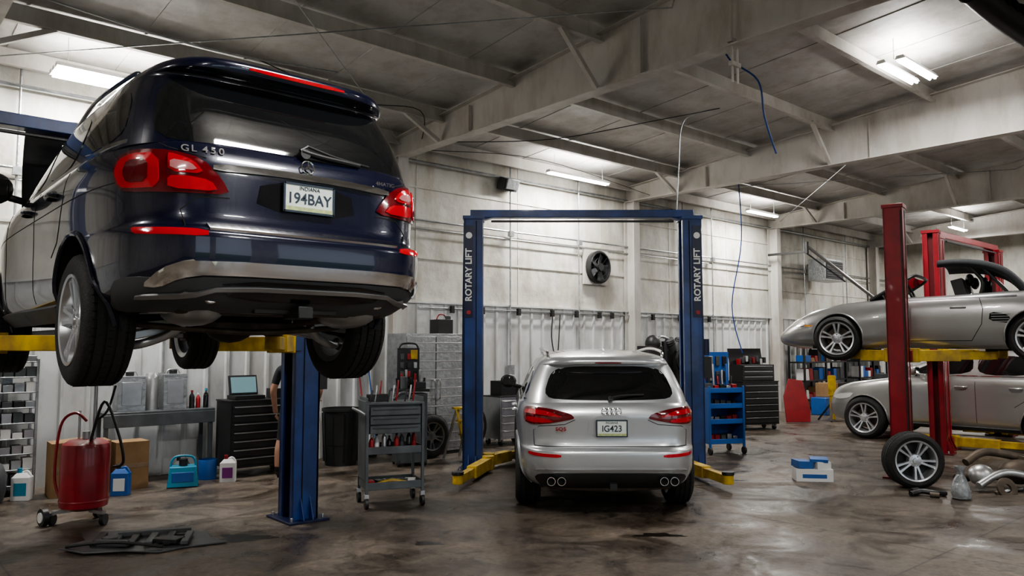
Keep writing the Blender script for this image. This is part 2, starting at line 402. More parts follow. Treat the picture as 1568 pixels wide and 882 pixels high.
    pn(lo,'a',[(-.66,.60),(.66,.60),(.78,.555),(.88,.475),(.78,.465),(.68,.51),(.56,.53),(-.56,.53),(-.68,.51),(-.78,.465),(-.88,.475),(-.78,.555)],chrome,'bumper_chrome',P,off=.02,depth=.04,k=1)
    pn(lo,'a',[(-.50,.505),(.50,.505),(.42,.41),(-.42,.41)],gloss,'bumper_inset',P,off=.012,k=1)
    pn(lo,'a',ribbon([(-.92,.425),(-.62,.43),(-.48,.47),(.48,.47),(.62,.43),(.92,.425)],.020),steel,'valance_trim',P,off=.022,k=1)
    for s_ in (-1,1):
        pn(lo,'y',ribbon([(.47,.38),(2.6,.38)],.09),greyp,'sill_cladding',P,off=.03,depth=.05,side=s_,k=0,g=.12)
        for yy in (.25,1.12,2.33):
            pn(lo,'y',ribbon([(yy+(.28 if yy<.3 else 0),.45 if yy>.3 else .72),(yy+(.14 if yy<.3 else 0),.8),(yy,1.05),(yy,1.22)],.007),rubin,'door_seam',P,off=.002,depth=.006,side=s_,k=0)
        pn(lo,'y',ribbon([(-.75,1.02),(2.6,1.02),(3.0,1.0)],.006),rubin,'crease',P,off=.001,depth=.004,side=s_,k=0,g=.12)
        b=MB()
        for yy in (.42,1.27): b.tube([(s_*.962,yy,1.10),(s_*1.0,yy+.03,1.105),(s_*1.0,yy+.15,1.105),(s_*.962,yy+.18,1.10)],.014,navy)
        b.build('door_handles',P)
        for yc in (0,3.075):
            b=MB(); pts=[]
            for i in range(15):
                a=R(-12+204*i/14); yy=yc+.445*math.cos(a); zz=.37+.445*math.sin(a); q=lo.pos('y',yy,max(.36,zz),s_); pts.append((q.x+s_*.003,yy,zz))
            b.tube(pts,.017,navy,n=8,k=2); b.build('wheel_arch_lip',P)
        b=MB(); b.tube([(s_*.88,2.05,1.30),(s_*1.0,2.03,1.32)],.03,blackp); b.sph((s_*1.09,2.02,1.38),.13,blackp,(.95,.6,.95)); b.box((s_*1.09,1.955,1.38),(.17,.02,.14),glass); b.build('side_mirror',P,bevel=.01)
        b=MB(); b.tube([(s_*.70,-.30,1.725),(s_*.71,-.2,1.765),(s_*.73,.6,1.785),(s_*.70,1.3,1.745)],.014,navy); b.build('roof_rail',P)
    b=MB(); b.cyl((0,-.955,1.25),(0,-1.01,1.255),.03,blackp); b.tube([(-.02,-1.0,1.27),(.1,-1.0,1.255),(.36,-.985,1.245)],.014,blackp); b.tube([(.02,-.99,1.305),(.2,-.985,1.27),(.44,-.955,1.255)],.008,blackp)
    b.tube([(.02,-.99,1.305),(-.03,-1.0,1.27)],.01,blackp); b.build('rear_wiper',P)
    ring_obj('badge',P,(.0,-1.04,1.17),.038,.004,chrome,(80,0,0),True)
    for ch,dx in zip('GL450',(0,.043,.098,.138,.18)):
        a=-.66+dx; q=lo.pos('a',a,1.185); text(ch,.052,(q.x,q.y-.010,q.z),(78,0,8*a),chrome,P,'model_lettering',.002,.0006,1.15)
    text('4MATIC',.032,(.50,-1.050,1.14),(85,0,3),chrome,P,'drive_lettering',.002,.0005,1.2)
    b=MB(); V=[];F=[]
    for i in range(9):
        for j in range(9):
            u=i/8;v=(j/8-.5)*2
            V.append((v*(.82-.08*u**2),2.55+.52*u-.05*(1-v*v),1.22+1.0*u+.03*(1-v*v)))
    for i in range(8):
        for j in range(8): a=i*9+j; F.append((a,a+1,a+10,a+9))
    b.add(V,F,blackp); o=b.build('raised_hood',P); sd=o.modifiers.new('s','SOLIDIFY'); sd.thickness=.03
    b=MB(); b.box((0,1.5,.40),(1.5,4.0,.12),under); b.box((0,-.6,.42),(1.3,.5,.1),under)
    b.tube([(-.45,-.95,.42),(-.45,-.6,.36),(-.35,-.3,.33),(-.25,.8,.31),(-.2,2.6,.33)],.035,iron); b.tube([(.45,-.95,.42),(.45,-.6,.36),(.35,-.3,.33),(.25,.8,.31),(.2,2.6,.33)],.035,iron)
    for s_ in (-1,1):
        b.sph((s_*.48,-.62,.36),.14,steel,(1.1,1.9,.62)); b.cyl((s_*.5,-.98,.43),(s_*.5,-.9,.42),.045,chrome)
    b.cyl((-.62,-.80,.38),(.62,-.80,.38),.045,iron); b.box((0,-.95,.35),(.09,.2,.07),blackp); b.box((0,-.92,.37),(.5,.04,.06),under)
    b.sph((0,.05,.32),.17,under,(1,1.1,.8)); b.cyl((0,.1,.32),(0,2.6,.34),.04,iron)
    b.box((0,.0,.29),(.75,.5,.05),iron); b.tube([(-.75,-.15,.30),(-.4,-.3,.27),(0,-.32,.25),(.4,-.3,.27),(.75,-.15,.30)],.02,iron)
    for s_ in (-1,1):
        b.beam((s_*.32,-.12,.29),(s_*.76,-.05,.20),.10,.05,alu); b.beam((s_*.32,.25,.30),(s_*.76,.08,.21),.06,.04,alu); b.beam((s_*.3,-.22,.33),(s_*.74,-.18,.27),.04,.04,alu)
        b.tube([(s_*.40,-.3,.30),(s_*.5,-.22,.22),(s_*.66,-.15,.17),(s_*.72,-.05,.24)],.028,alu)
        b.cyl((s_*.6,-.08,.27),(s_*.56,-.06,.6),.05,blackp); b.box((s_*.74,0,.30),(.09,.18,.2),iron)
        b.cyl((s_*.4,0,.31),(s_*.75,0,.30),.028,blackp)
        b.beam((s_*.3,3.0,.30),(s_*.76,3.07,.26),.1,.05,alu); b.box((s_*.74,3.07,.32),(.09,.18,.2),iron)
    b.build('underbody',P,bevel=.006)
    for yy in (0,3.075):
        for s_ in (-1,1): wheel('wheel',P,(s_*.82,yy,.315),.385,.275,.255,5,rimm,side=s_,twin=True,z0=11)
    return P
big_suv()
# ================================================================ MID SUV
def mid_suv(loc,rotz,paint,detail=True,rm=rimd,sc=1.03):
    P=empty('suv_car',loc,rotz); P.scale=(sc,sc,sc)
    tap=lambda y:1-.014*np.clip(y-1.5,0,9)**2
    ztf=lambda y:np.interp(y,[-2,2.1,2.4,3.1,3.65],[1.15,1.13,1.08,.98,.83])
    lo=Tier([(.27,-.70,3.45,.80,6,4),(.33,-.84,3.58,.87,6,4),(.42,-.90,3.64,.91,6,4),(.54,-.935,3.67,.928,6,4),(.64,-.94,3.68,.932,6,4),(.675,-.93,3.68,.934,6,4),(.70,-.885,3.68,.935,6,4),(.79,-.865,3.66,.937,6,4),(.91,-.87,3.63,.94,6,4),(1.01,-.875,3.6,.935,6,4),(1.08,-.85,3.56,.92,6,4),(1.13,-.81,3.5,.895,6,4),(1.15,-.76,3.4,.86,6,4),(1.155,-.6,3.2,.7,5,4),(1.157,.2,2.2,.3,4,4),(1.158,1.2,1.4,.02,2,2)],.27,1.15,ztf=ztf,taper=tap)
    up=Tier([(1.12,-.80,2.5,.875,6,5),(1.20,-.755,2.3,.85,6,5),(1.34,-.66,1.98,.79,6,5),(1.45,-.58,1.72,.735,6,5),(1.49,-.56,1.62,.71,6,5),(1.505,-.64,1.58,.70,5,5),(1.54,-.65,1.5,.67,5,5),(1.58,-.60,1.4,.61,4.5,5),(1.605,-.4,1.2,.48,4,4),(1.625,0,.9,.28,3,3),(1.63,.4,.6,.02,2,2)],1.12,1.615,ztf=lambda y:1.61+.04*np.cos((y-.7)*1.0),taper=tap)
    lo.mesh('body',[paint,under],parent=P,arches=[(0,.36,.405),(2.81,.36,.405)])
    up.mesh('greenhouse',[paint,under],parent=P)
    panel(up,'a',[(-.68,1.175),(-.3,1.155),(.3,1.155),(.68,1.175),(.58,1.45),(.35,1.49),(-.35,1.49),(-.58,1.45)],glass,'rear_window',P)
    panel(up,'a',[(-.14,1.52),(.14,1.52),(.13,1.535),(-.13,1.535)],redd,'high_brake_light',P,k=1,off=.006)
    for nm,q in (('rear_quarter_window',[(-.45,1.20),(.15,1.17),(.18,1.46),(-.1,1.44)]),('rear_door_window',[(.22,1.17),(.98,1.17),(.98,1.48),(.25,1.47)]),('front_door_window',[(1.05,1.17),(2.1,1.17),(1.75,1.32),(1.5,1.44),(1.05,1.48)])):
        panel(up,'y',q,glass,nm,P,mirror=True)
    panel(up,'y',ribbon([(-.45,1.15),(2.15,1.15)],.016),chrome,'belt_trim',P,mirror=True,k=0,g=.1)
    tl=[(.36,.985),(.40,1.03),(.60,1.075),(.80,1.09),(.98,1.08),(1.02,1.02),(.96,.94),(.84,.92),(.66,.925),(.44,.965)]
    panel(lo,'a',tl,redd,'tail_lamp',P,off=.01,depth=.03,mirror=True,k=1)
    panel(lo,'a',[(.46,.99),(.62,1.05),(.80,1.065),(.94,1.055),(.96,1.02),(.80,1.02),(.62,1.005)],redl,'tail_lamp_bar',P,off=.016,mirror=True,k=1)
    panel(lo,'a',[(.56,.95),(.66,.985),(.90,.995),(.92,.955),(.82,.94),(.66,.94)],redl,'tail_lamp_low',P,off=.016,mirror=True,k=1)
    for s_ in (-1,1):
        for yy in (.2,1.0,2.1):
            panel(lo,'y',ribbon([(yy+(.26 if yy<.3 else 0),.40 if yy>.3 else .68),(yy+(.12 if yy<.3 else 0),.78),(yy,.98),(yy,1.12)],.007),rubin,'door_seam',P,off=.002,depth=.006,side=s_,k=0)
        panel(lo,'y',ribbon([(.42,.31),(2.38,.31)],.06),greyp,'sill_cladding',P,off=.015,depth=.03,side=s_,k=0,g=.12)
        b=MB()
        for yy in (.34,1.12): b.tube([(s_*.935,yy,.97),(s_*.972,yy+.03,.975),(s_*.972,yy+.15,.975),(s_*.935,yy+.18,.97)],.012,paint)
        b.build('door_handles',P)
        for yc in (0,2.81):
            b=MB(); pts=[]
            for i in range(15):
                a=R(-10+200*i/14); yy=yc+.408*math.cos(a); zz=.36+.408*math.sin(a); q=lo.pos('y',yy,max(.29,zz),s_); pts.append((q.x+s_*.001,yy,zz))
            b.tube(pts,.014,paint,n=8,k=2); b.build('wheel_arch_lip',P)
        b=MB(); b.tube([(s_*.86,1.92,1.15),(s_*.96,1.9,1.18)],.03,blackp); b.sph((s_*1.03,1.9,1.23),.12,blackp if detail else paint,(.9,.6,.75)); b.box((s_*1.03,1.835,1.23),(.15,.02,.11),glass); b.build('side_mirror',P,bevel=.01)
        b=MB(); b.tube([(s_*.60,-.38,1.585),(s_*.61,-.28,1.64),(s_*.64,.6,1.67),(s_*.60,1.3,1.625),(s_*.58,1.4,1.595)],.016,chrome); b.build('roof_rail',P)
        panel(lo,'y',[(3.0,.80),(3.35,.76),(3.5,.70),(3.35,.66),(3.1,.70)],whitel,'headlight',P,side=s_,off=.008,k=1)
    if detail:
        for s_ in (-1,1):
            panel(lo,'a',ribbon([(s_*.36,.97),(s_*.46,.925),(s_*.72,.905),(s_*.80,.86),(s_*.79,.71)],.006),rubin,'hatch_seam',P,off=.002,depth=.006,k=0)
        panel(lo,'a',ribbon([(-.79,.71),(.79,.71)],.008),rubin,'hatch_bottom_seam',P,off=.002,depth=.006,k=0)
        panel(lo,'a',ribbon([(.50,.625),(.72,.63),(.90,.64)],.032),redl,'bumper_reflector',P,off=.006,mirror=True,k=1)
        panel(lo,'a',[(-.74,.44),(-.5,.46),(.5,.46),(.74,.44),(.80,.40),(.70,.30),(-.70,.30),(-.80,.40)],blackp,'diffuser',P,off=.008,k=1)
        panel(lo,'a',ribbon([(-.78,.475),(-.5,.49),(.5,.49),(.78,.475)],.022),steel,'diffuser_trim',P,off=.014,k=1)
        panel(lo,'a',[(-.24,.80),(-.22,1.01),(.22,1.01),(.24,.80)],paint,'plate_surround',P,off=.004,k=1)
        plate(P,(0,-.905,.89),0,'IG423','INDIANA')
        for i in range(4): ring_obj('badge_ring',P,(-.068+i*.045,-.893,1.055),.03,.005,chrome)
        text('SQ5',.05,(-.5,-.885,.88),(90,0,-5),redp,P,'model_lettering',.003,.001,1.2)
        b=MB()
        for s_ in (-1,1):
            for dx in (.50,.60): b.lathe([(.034,0),(.042,-.02),(.045,.0),(.042,.02),(.036,.02)],chrome,TR((s_*dx,-.935,.385),(90,0,0)),20); b.cyl((s_*dx,-.92,.385),(s_*dx,-.80,.385),.036,rubin)
        b.box((0,-.95,.34),(.07,.1,.06),blackp); b.tube([(-.6,-.7,.3),(0,-.75,.28),(.6,-.7,.3)],.03,iron)
        b.build('exhaust_tips',P)
        b=MB(); b.cyl((0,-.79,1.175),(0,-.83,1.18),.024,blackp); b.tube([(0,-.83,1.185),(.12,-.80,1.205),(.34,-.765,1.21)],.01,blackp); b.build('rear_wiper',P)
        b=MB(); b.prism([(-.06,0),(.06,0),(-.045,.05),(-.06,.05)],.02,paint,TR((.01,-.25,1.62),(90,0,-90))); b.build('roof_antenna',P)
    b=MB(); b.box((0,1.3,.32),(1.4,3.7,.12),under); b.cyl((-.7,0,.33),(.7,0,.33),.05,iron); b.cyl((-.7,2.81,.33),(.7,2.81,.33),.05,iron); b.build('underbody',P)
    for yy in (0,2.81):
        for s_ in (-1,1): wheel('wheel',P,(s_*.81,yy,.365),.365,.255,.25,5,rm,side=s_,twin=True)
    return P
x,y=W(1.01,8.82)
mid_suv((x,y,0),CAMZ,silver)
mid_suv((15.78,3.7,0),0,warmsilver,False,rimm,1.07)
# ================================================================ CONVERTIBLE
def convertible(loc,rotz):
    P=empty('convertible_car',loc,rotz); pt=greysilver
    tap=lambda y:1-.018*np.clip(y-1.4,0,9)**2
    ztf=lambda y:np.interp(y,[-1.1,-.9,-.3,.3,.9,1.7,2.4,2.9,3.3,3.5],[.70,.80,.93,.93,.90,.88,.83,.75,.63,.5])
    lo=Tier([(.17,-.62,3.1,.76,5,3.2),(.24,-.80,3.3,.84,5,3.2),(.36,-.90,3.40,.875,5,3.2),(.50,-.92,3.42,.885,5,3.2),(.62,-.90,3.36,.888,5,3.2),(.74,-.86,3.26,.88,4.5,3),(.84,-.8,3.1,.85,4,3),(.90,-.70,2.95,.80,4,3),(.93,-.55,2.75,.70,4,3),(.945,-.3,2.4,.5,3,3),(.955,.2,2.0,.3,3,3),(.957,1.1,1.3,.02,2,2)],.17,.93,ztf=ztf,taper=tap)
    lo.mesh('body',[pt,under],parent=P,arches=[(0,.33,.355),(2.415,.33,.35)])
    for s_ in (-1,1):
        for q in ([(.72,.28),(.60,.5),(.58,.7),(.62,.86)],[(1.72,.28),(1.74,.6),(1.72,.84)]):
            panel(lo,'y',ribbon(q,.008),rubin,'door_seam',P,off=.002,depth=.006,side=s_,k=0)
        panel(lo,'y',ribbon([(.72,.28),(1.72,.28)],.008),rubin,'door_seam_low',P,off=.002,depth=.006,side=s_,k=0)
        panel(lo,'y',ribbon([(.2,.862),(1.75,.835)],.02),blackp,'belt_seal',P,off=.004,depth=.01,side=s_,k=0,g=.1)
        panel(lo,'y',[(.26,.50),(.30,.62),(.50,.66),(.52,.54)],rubin,'side_intake',P,off=.003,side=s_,k=1)
        b=MB()
        for i in range(4):
            z=.53+i*.032; q=lo.pos('y',.38,z,s_); b.box((q.x+s_*.012,.39,z),(.02,.2,.008),pt)
        b.tube([(s_*.878,.78,.72),(s_*.91,.80,.725),(s_*.91,.93,.725),(s_*.878,.95,.72)],.012,pt)
        b.build('intake_louvres',P)
        panel(lo,'y',[(2.88,.52),(2.93,.60),(3.08,.62),(3.14,.55),(3.05,.49)],whitel,'headlight',P,side=s_,off=.01,k=1)
        panel(lo,'y',[(2.78,.50),(2.90,.50),(2.90,.52),(2.78,.52)],amber,'side_marker',P,side=s_,off=.008,k=1)
        panel(lo,'y',[(-.45,.56),(-.5,.66),(-.75,.66),(-.8,.58)],redl,'tail_lamp',P,side=s_,off=.006,k=1)
        b=MB(); b.sph((s_*.93,1.68,.97),.09,pt,(.9,.6,.7)); b.tube([(s_*.82,1.72,.88),(s_*.9,1.7,.95)],.025,blackp); b.build('side_mirror',P)
        for yc,rr in ((0,.358),(2.415,.353)):
            b=MB(); pts=[]
            for i in range(15):
                a=R(-8+196*i/14); yy=yc+rr*math.cos(a); zz=.33+rr*math.sin(a); q=lo.pos('y',yy,max(.2,zz),s_); pts.append((q.x,yy,zz))
            b.tube(pts,.012,pt,n=8,k=2); b.build('wheel_arch_lip',P)
    b=MB(); b.tube([(-.72,1.98,.86),(-.66,1.65,1.06),(-.58,1.44,1.19),(-.3,1.40,1.21),(.3,1.40,1.21),(.58,1.44,1.19),(.66,1.65,1.06),(.72,1.98,.86)],.022,blackp)
    V=[];F=[]
    for i in range(6):
        for j in range(9):
            u=i/5;v=(j/8-.5)*2; V.append((v*(.70-.13*u),1.98-.56*u+.05*(1-v*v),.87+.33*u))
    for i in range(5):
        for j in range(8): a=i*9+j; F.append((a,a+1,a+10,a+9))
    b.add(V,F,glass)
    for s_ in (-1,1):
        b.box((s_*.36,.85,.90),(.44,.14,.46),blackp,rot=(-14,0,0)); b.sph((s_*.36,.76,1.12),.11,blackp,(1,.5,.8))
        b.tube([(s_*.2,.60,.90),(s_*.2,.58,1.1),(s_*.52,.58,1.1),(s_*.52,.60,.90)],.025,blackp)
    b.lathe([(.17+.015*math.cos(a),.015*math.sin(a)) for a in [i*math.pi/4 for i in range(8)]],blackp,TR((-.36,1.5,.98),(65,0,0)),24,closed=True)
    b.build('windshield_and_seats',P)
    prof=[(.05,.92),(.16,1.10),(.32,1.27),(.55,1.38),(.85,1.43),(1.12,1.43)]
    PP=cat([(0,a,z) for a,z in prof],4); b=MB(); V=[];F=[]
    for p in PP:
        for j in range(9):
            v=(j/8-.5)*2; V.append((v*.66,p.y,p.z-.07*v**4))
    for i in range(len(PP)-1):
        for j in range(8): a=i*9+j; F.append((a,a+1,a+10,a+9))
    b.add(V,F,cloth); o=b.build('folded_soft_top',P); sd=o.modifiers.new('s','SOLIDIFY'); sd.thickness=.07
    b=MB()
    for q in (-.62,.62): b.tube([(q,.62,.9),(q,.60,1.1),(q,.80,1.34)],.02,blackp); b.tube([(q,.3,.9),(q,.45,1.1),(q,.62,1.30)],.02,blackp)
    b.build('soft_top_frame',P)
    b=MB(); b.box((0,1.2,.22),(1.35,3.2,.1),under); b.cyl((-.7,2.415,.30),(.7,2.415,.30),.04,iron); b.cyl((-.7,0,.30),(.7,0,.30),.05,iron); b.box((0,.2,.22),(.6,.8,.15),iron); b.build('underbody',P)
    for yy,w_ in ((0,.255),(2.415,.225)):
        for s_ in (-1,1): wheel('wheel',P,(s_*.76,yy,.32),.322,w_,.228,5,rimm,side=s_,twin=True)
cx_,cy_=W(6.2,11.2)
hA=-54
def fwd(a): return W(math.sin(R(a)),math.cos(R(a)))
f=fwd(hA)
convertible((cx_-f[0]*1.2,cy_-f[1]*1.2,1.54),-(math.degrees(math.atan2(f[0],f[1]))))
# ================================================================ LIFTS
def lift(name,c1,c2,H,mt,mdk,arm_z,arms,overhead=True,label=None,w=.27,dp=.34):
    c1=Vector((*c1,0));c2=Vector((*c2,0)); mid=(c1+c2)/2; d=c2-c1; L=d.length; ang=math.degrees(math.atan2(d.y,d.x))
    P=empty(name,mid,ang)
    for sd in (-1,1):
        x=sd*L/2; b=MB()
        b.box((x,0,.012),(w+.16,dp+.2,.024),mdk)
        b.box((x+sd*(w/2-.012),0,H/2),(.024,dp,H),mt)
        for q in (-1,1):
            b.box((x,q*(dp/2-.012),H/2),(w,.024,H),mt)
            b.box((x-sd*(w/2-.01),q*(dp/2-.045),H/2),(.02,.07,H),mt)
            b.prism([(0,0),(.09,0),(0,.22)],.012,mt,TR((x+q*.05,-dp/2-.0,.024),(90,0,-90)) )
        b.box((x-sd*(w*.16),-dp/2-.003,H/2),(.012,.006,H-.06),rubin)
        b.box((x,0,H/2),(.03,.12,H-.1),mdk)
        b.box((x,0,H+.02),(w+.03,dp+.03,.05),mt)
        for (bx,by) in ((-.62,-.62),(.62,-.62),(-.62,.62),(.62,.62)): b.cyl((x+bx*w,by*dp,.02),(x+bx*w,by*dp,.06),.014,steel,n=8)
        b.box((x-sd*.05,0,arm_z+.28),(w*.63,dp*.7,.75),mdk); b.box((x-sd*(w/2+.03),0,arm_z),(.16,dp+.06,.14),mt)
        if sd>0:
            b.box((x+w/2+.06,.02,1.45),(.14,.2,.3),blackp); b.cyl((x+w/2+.06,.02,1.62),(x+w/2+.06,.02,1.85),.065,mdk)
        b.tube([(x+sd*w/2,-.1,.1),(x+sd*(w/2+.012),-.1,H*.5),(x+sd*w/2,-.1,H-.05)],.01,blackp,n=6)
        b.build('post',P,bevel=.006)
        for (tx,ty) in arms[0 if sd<0 else 1]:
            a=MB(); p0=Vector((x-sd*(w/2+.08),.14*(1 if ty>0 else -1),arm_z)); p1=Vector((tx,ty,arm_z)); mm=p0.lerp(p1,.58)
            a.cyl(p0-Vector((0,0,.09)),p0+Vector((0,0,.10)),.085,yellow); a.beam(p0,mm,.13,.15,yellow); a.beam(p0.lerp(p1,.4),p1,.09,.11,yellow)
            a.cyl(p1-Vector((0,0,.05)),p1+Vector((0,0,.06)),.065,yellow); a.cyl(p1+Vector((0,0,.06)),p1+Vector((0,0,.10)),.075,blackp)
            a.build('lift_arm',P,bevel=.006)
        if label:
            xx=x+sd*.06; b=MB(); b.box((xx,-dp/2-.006,H-.75),(.125,.012,1.3),dblue); b.cyl((xx,-dp/2-.012,H-.24),(xx,-dp/2-.016,H-.24),.045,white,n=20); b.build('label',P)
            text(label,.125,(xx,-dp/2-.016,H-.80),(90,-90,0),white,P,'label_lettering',.001,.003)
            b=MB(); b.cyl((xx,-dp/2-.012,H-1.33),(xx,-dp/2-.018,H-1.33),.03,redp,n=16); b.build('label_mark',P)
    if overhead:
        b=MB(); b.box((0,0,H+.09),(L+.1,.16,.11),mt)
        b.box((0,-.12,H-.03),(L-.5,.03,.03),blackp)
        for sd in (-1,1): b.beam((sd*L/2,0,H),(sd*(L/2-.35),0,H+.1),.14,.08,mt)
        b.build('overhead_beam',P,bevel=.008)
    return P
lift('two_post_car_lift',(.25,7.45),(3.64,7.45),3.52,blue,dblue,1.77,[[(-.75,-1.5),(-.8,1.1)],[(.72,-1.5),(.8,1.1)]])
lift('two_post_car_lift',W(-.55,11.0),W(2.55,11.0),3.55,blue,dblue,.13,[[(-1.66,-1.5),(-.85,.9)],[(1.62,-1.5),(.85,.9)]],label='ROTARY LIFT')
lift('two_post_car_lift',W(5.2,10.4),W(6.98,12.75),3.62,red,dred,1.62,[[(-.75,-1.0),(-.75,.85)],[(.75,-1.0),(.75,.85)]],overhead=False,w=.22,dp=.24)
lift('two_post_car_lift',(14.25,5.15),(17.3,5.15),3.6,red,dred,.13,[[(-1.2,-1.3),(-1.1,.9)],[(1.2,-1.3),(1.1,.9)]],w=.22,dp=.27)
# ================================================================ ROOM
XL,XR,YB,YF=-8,27,11.2,-9
def floor():
    m=bpy.data.materials.new('concrete_floor'); m.use_nodes=True; nt=m.node_tree; b=nt.nodes['Principled BSDF']; N=nt.nodes.new; Lk=nt.links.new
    tc=N('ShaderNodeTexCoord')
    def noise(sc,det=6,dist=0,ro=.5):
        n=N('ShaderNodeTexNoise'); n.inputs['Scale'].default_value=sc; n.inputs['Detail'].default_value=det; n.inputs['Distortion'].default_value=dist; n.inputs['Roughness'].default_value=ro; Lk(tc.outputs['Object'],n.inputs['Vector']); return n
    def ramp(src,p0,c0,p1,c1):
        r=N('ShaderNodeValToRGB'); r.color_ramp.elements[0].position=p0; r.color_ramp.elements[0].color=(*c0,1); r.color_ramp.elements[1].position=p1; r.color_ramp.elements[1].color=(*c1,1); Lk(src,r.inputs['Fac']); return r
    def mix(a,bb,mode,f):
        x=N('ShaderNodeMix'); x.data_type='RGBA'; x.blend_type=mode; x.inputs['Factor'].default_value=f; Lk(a,x.inputs['A']); Lk(bb,x.inputs['B']); return x.outputs['Result']
    base=ramp(noise(.5,8,.6).outputs['Fac'],.35,(.070,.055,.042),.68,(.155,.125,.098))
    st=ramp(noise(1.3,10,1.4,.62).outputs['Fac'],.40,(.28,.25,.22),.53,(1,1,1))
    st2=ramp(noise(4.2,10,.8,.65).outputs['Fac'],.36,(.30,.26,.23),.47,(1,1,1))
    sp=ramp(noise(11,8,.2,.7).outputs['Fac'],.30,(.3,.28,.25),.38,(1,1,1))
    lt=ramp(noise(2.1,9,1.0,.65).outputs['Fac'],.56,(1,1,1),.68,(1.45,1.42,1.36))
    fine=ramp(noise(22,8,0).outputs['Fac'],.3,(.6,.6,.6),.7,(1.2,1.2,1.2))
    c=mix(base.outputs['Color'],st.outputs['Color'],'MULTIPLY',.65)
    for q,fq in ((st2,.7),(sp,.6),(lt,1),(fine,.85)): c=mix(c,q.outputs['Color'],'MULTIPLY',fq)
    sx=N('ShaderNodeSeparateXYZ'); Lk(tc.outputs['Object'],sx.inputs[0])
    def joint(o,per,sh):
        a=N('ShaderNodeMath');a.operation='ADD';a.inputs[1].default_value=sh;Lk(o,a.inputs[0])
        w=N('ShaderNodeMath');w.operation='PINGPONG';w.inputs[1].default_value=per/2;Lk(a.outputs[0],w.inputs[0])
        l=N('ShaderNodeMath');l.operation='GREATER_THAN';l.inputs[1].default_value=.010;Lk(w.outputs[0],l.inputs[0]); return l.outputs[0]
    j1=joint(sx.outputs['X'],6.1,-1.1); j2=joint(sx.outputs['Y'],6.1,-2.6)
    jm=N('ShaderNodeMath');jm.operation='MINIMUM';Lk(j1,jm.inputs[0]);Lk(j2,jm.inputs[1])
    jr=ramp(jm.outputs[0],0,(.3,.28,.26),1,(1,1,1)); c=mix(c,jr.outputs['Color'],'MULTIPLY',.8)
    Lk(c,b.inputs['Base Color'])
    rr=N('ShaderNodeMapRange'); rr.inputs['From Min'].default_value=.35; rr.inputs['From Max'].default_value=.62; rr.inputs['To Min'].default_value=.26; rr.inputs['To Max'].default_value=.66
    Lk(noise(1.3,10,1.4,.62).outputs['Fac'],rr.inputs['Value']); Lk(rr.outputs['Result'],b.inputs['Roughness'])
    bp=N('ShaderNodeBump'); bp.inputs['Strength'].default_value=.25; bp.inputs['Distance'].default_value=.02; Lk(noise(9,8).outputs['Fac'],bp.inputs['Height']); Lk(bp.outputs['Normal'],b.inputs['Normal'])
    k=MB(); k.box(((XL+XR)/2,(YB+YF)/2,-.1),(XR-XL,YB-YF,.2),m); k.build('floor')
floor()
wallm=mk('insulated_wall_offwhite',(.68,.665,.61),.75,var=.16,scale=1.2,bump=.9,bscale=3.0,grime=.75)
wains=mk('ribbed_white_metal',(.70,.72,.72),.4,.1,var=.14,scale=1.5,grime=.6)
ceilm=mk('vinyl_insulation',(.53,.52,.505),.55,var=.16,scale=1.2,bump=.9,bscale=1.8,grime=.6)
grass=mk('grass',(.10,.2,.04),.9,var=.4)
zr=lambda y: 5.52+.083*(9.75-y) if y>-1 else 5.52+.083*10.75-.083*(-1-y)
b=MB(); b.box(((XL+XR)/2,YB+.1,2.85),(XR-XL,.2,5.9),wallm)
for z in (2.52,3.3,4.55): b.box(((XL+XR)/2,YB-.01,z),(XR-XL,.02,.04),wallm)
x=XL+1.2
while x<XR: b.box((x,YB-.004,4.0),(.03,.008,2.9),wallm); x+=2.4
b.build('wall_back')
b=MB(); b.box((XR+.1,(YB+YF)/2,3.2),(.2,YB-YF,6.6),wallm); b.box((XR-.02,(YB+YF)/2,1.25),(.04,YB-YF,2.5),wains); b.build('wall_right')
b=MB(); b.box((XL-.1,(YB+YF)/2,3.2),(.2,YB-YF,6.6),wallm); b.build('wall_left')
b=MB()
for (a0,a1) in ((-8,-3),(1,2.2),(6.2,7.4),(11.4,27)): b.box(((a0+a1)/2,YF-.1,3),(a1-a0,.2,6.4),wallm)
b.box((5,YF-.1,5.2),(18,.2,2.2),wallm); b.build('wall_front')
b=MB(); b.box((9,-22.4,-.12),(80,25.8,.1),grass); b.build('grass_lawn')
b=MB(); V=[];F=[]; x=XL+.05; pts=[]
while x<XR-.3:
    pts+=[(x,YB-.03),(x+.22,YB-.03),(x+.24,YB-.062),(x+.28,YB-.062)]; x+=.30
n=len(pts)
for p in pts: V+=[(p[0],p[1],0.0),(p[0],p[1],2.5)]
for i in range(n-1): F.append((2*i,2*i+2,2*i+3,2*i+1))
b.add(V,F,wains); b.box(((XL+XR)/2,YB-.05,2.51),(XR-XL-.1,.09,.03),wains); b.build('trim_wainscot',ang=20)
b=MB(); b.tube([(7.6,YB-.11,2.42),(12.8,YB-.11,2.42),(18.8,YB-.11,2.42)],.012,galv,smooth=False)
for x in (8.3,9.0,9.9,10.8,11.5,12.2,12.6,14.0,15.0,16.2): b.box((x,YB-.13,2.40),(.07,.06,.13),blackp)
b.tube([(10.8,YB-.15,2.4),(10.75,YB-.16,1.9),(10.9,YB-.16,1.5),(11.0,YB-.15,2.38)],.012,blackp)
b.tube([(5.2,YB-.15,2.3),(5.15,YB-.16,1.5),(5.35,YB-.16,1.2),(5.5,YB-.15,2.25)],.012,blackp); b.tube([(3.9,YB-.14,1.9),(4.0,YB-.15,1.6),(4.2,YB-.14,1.85)],.010,blackp)
b.build('wall_air_line')
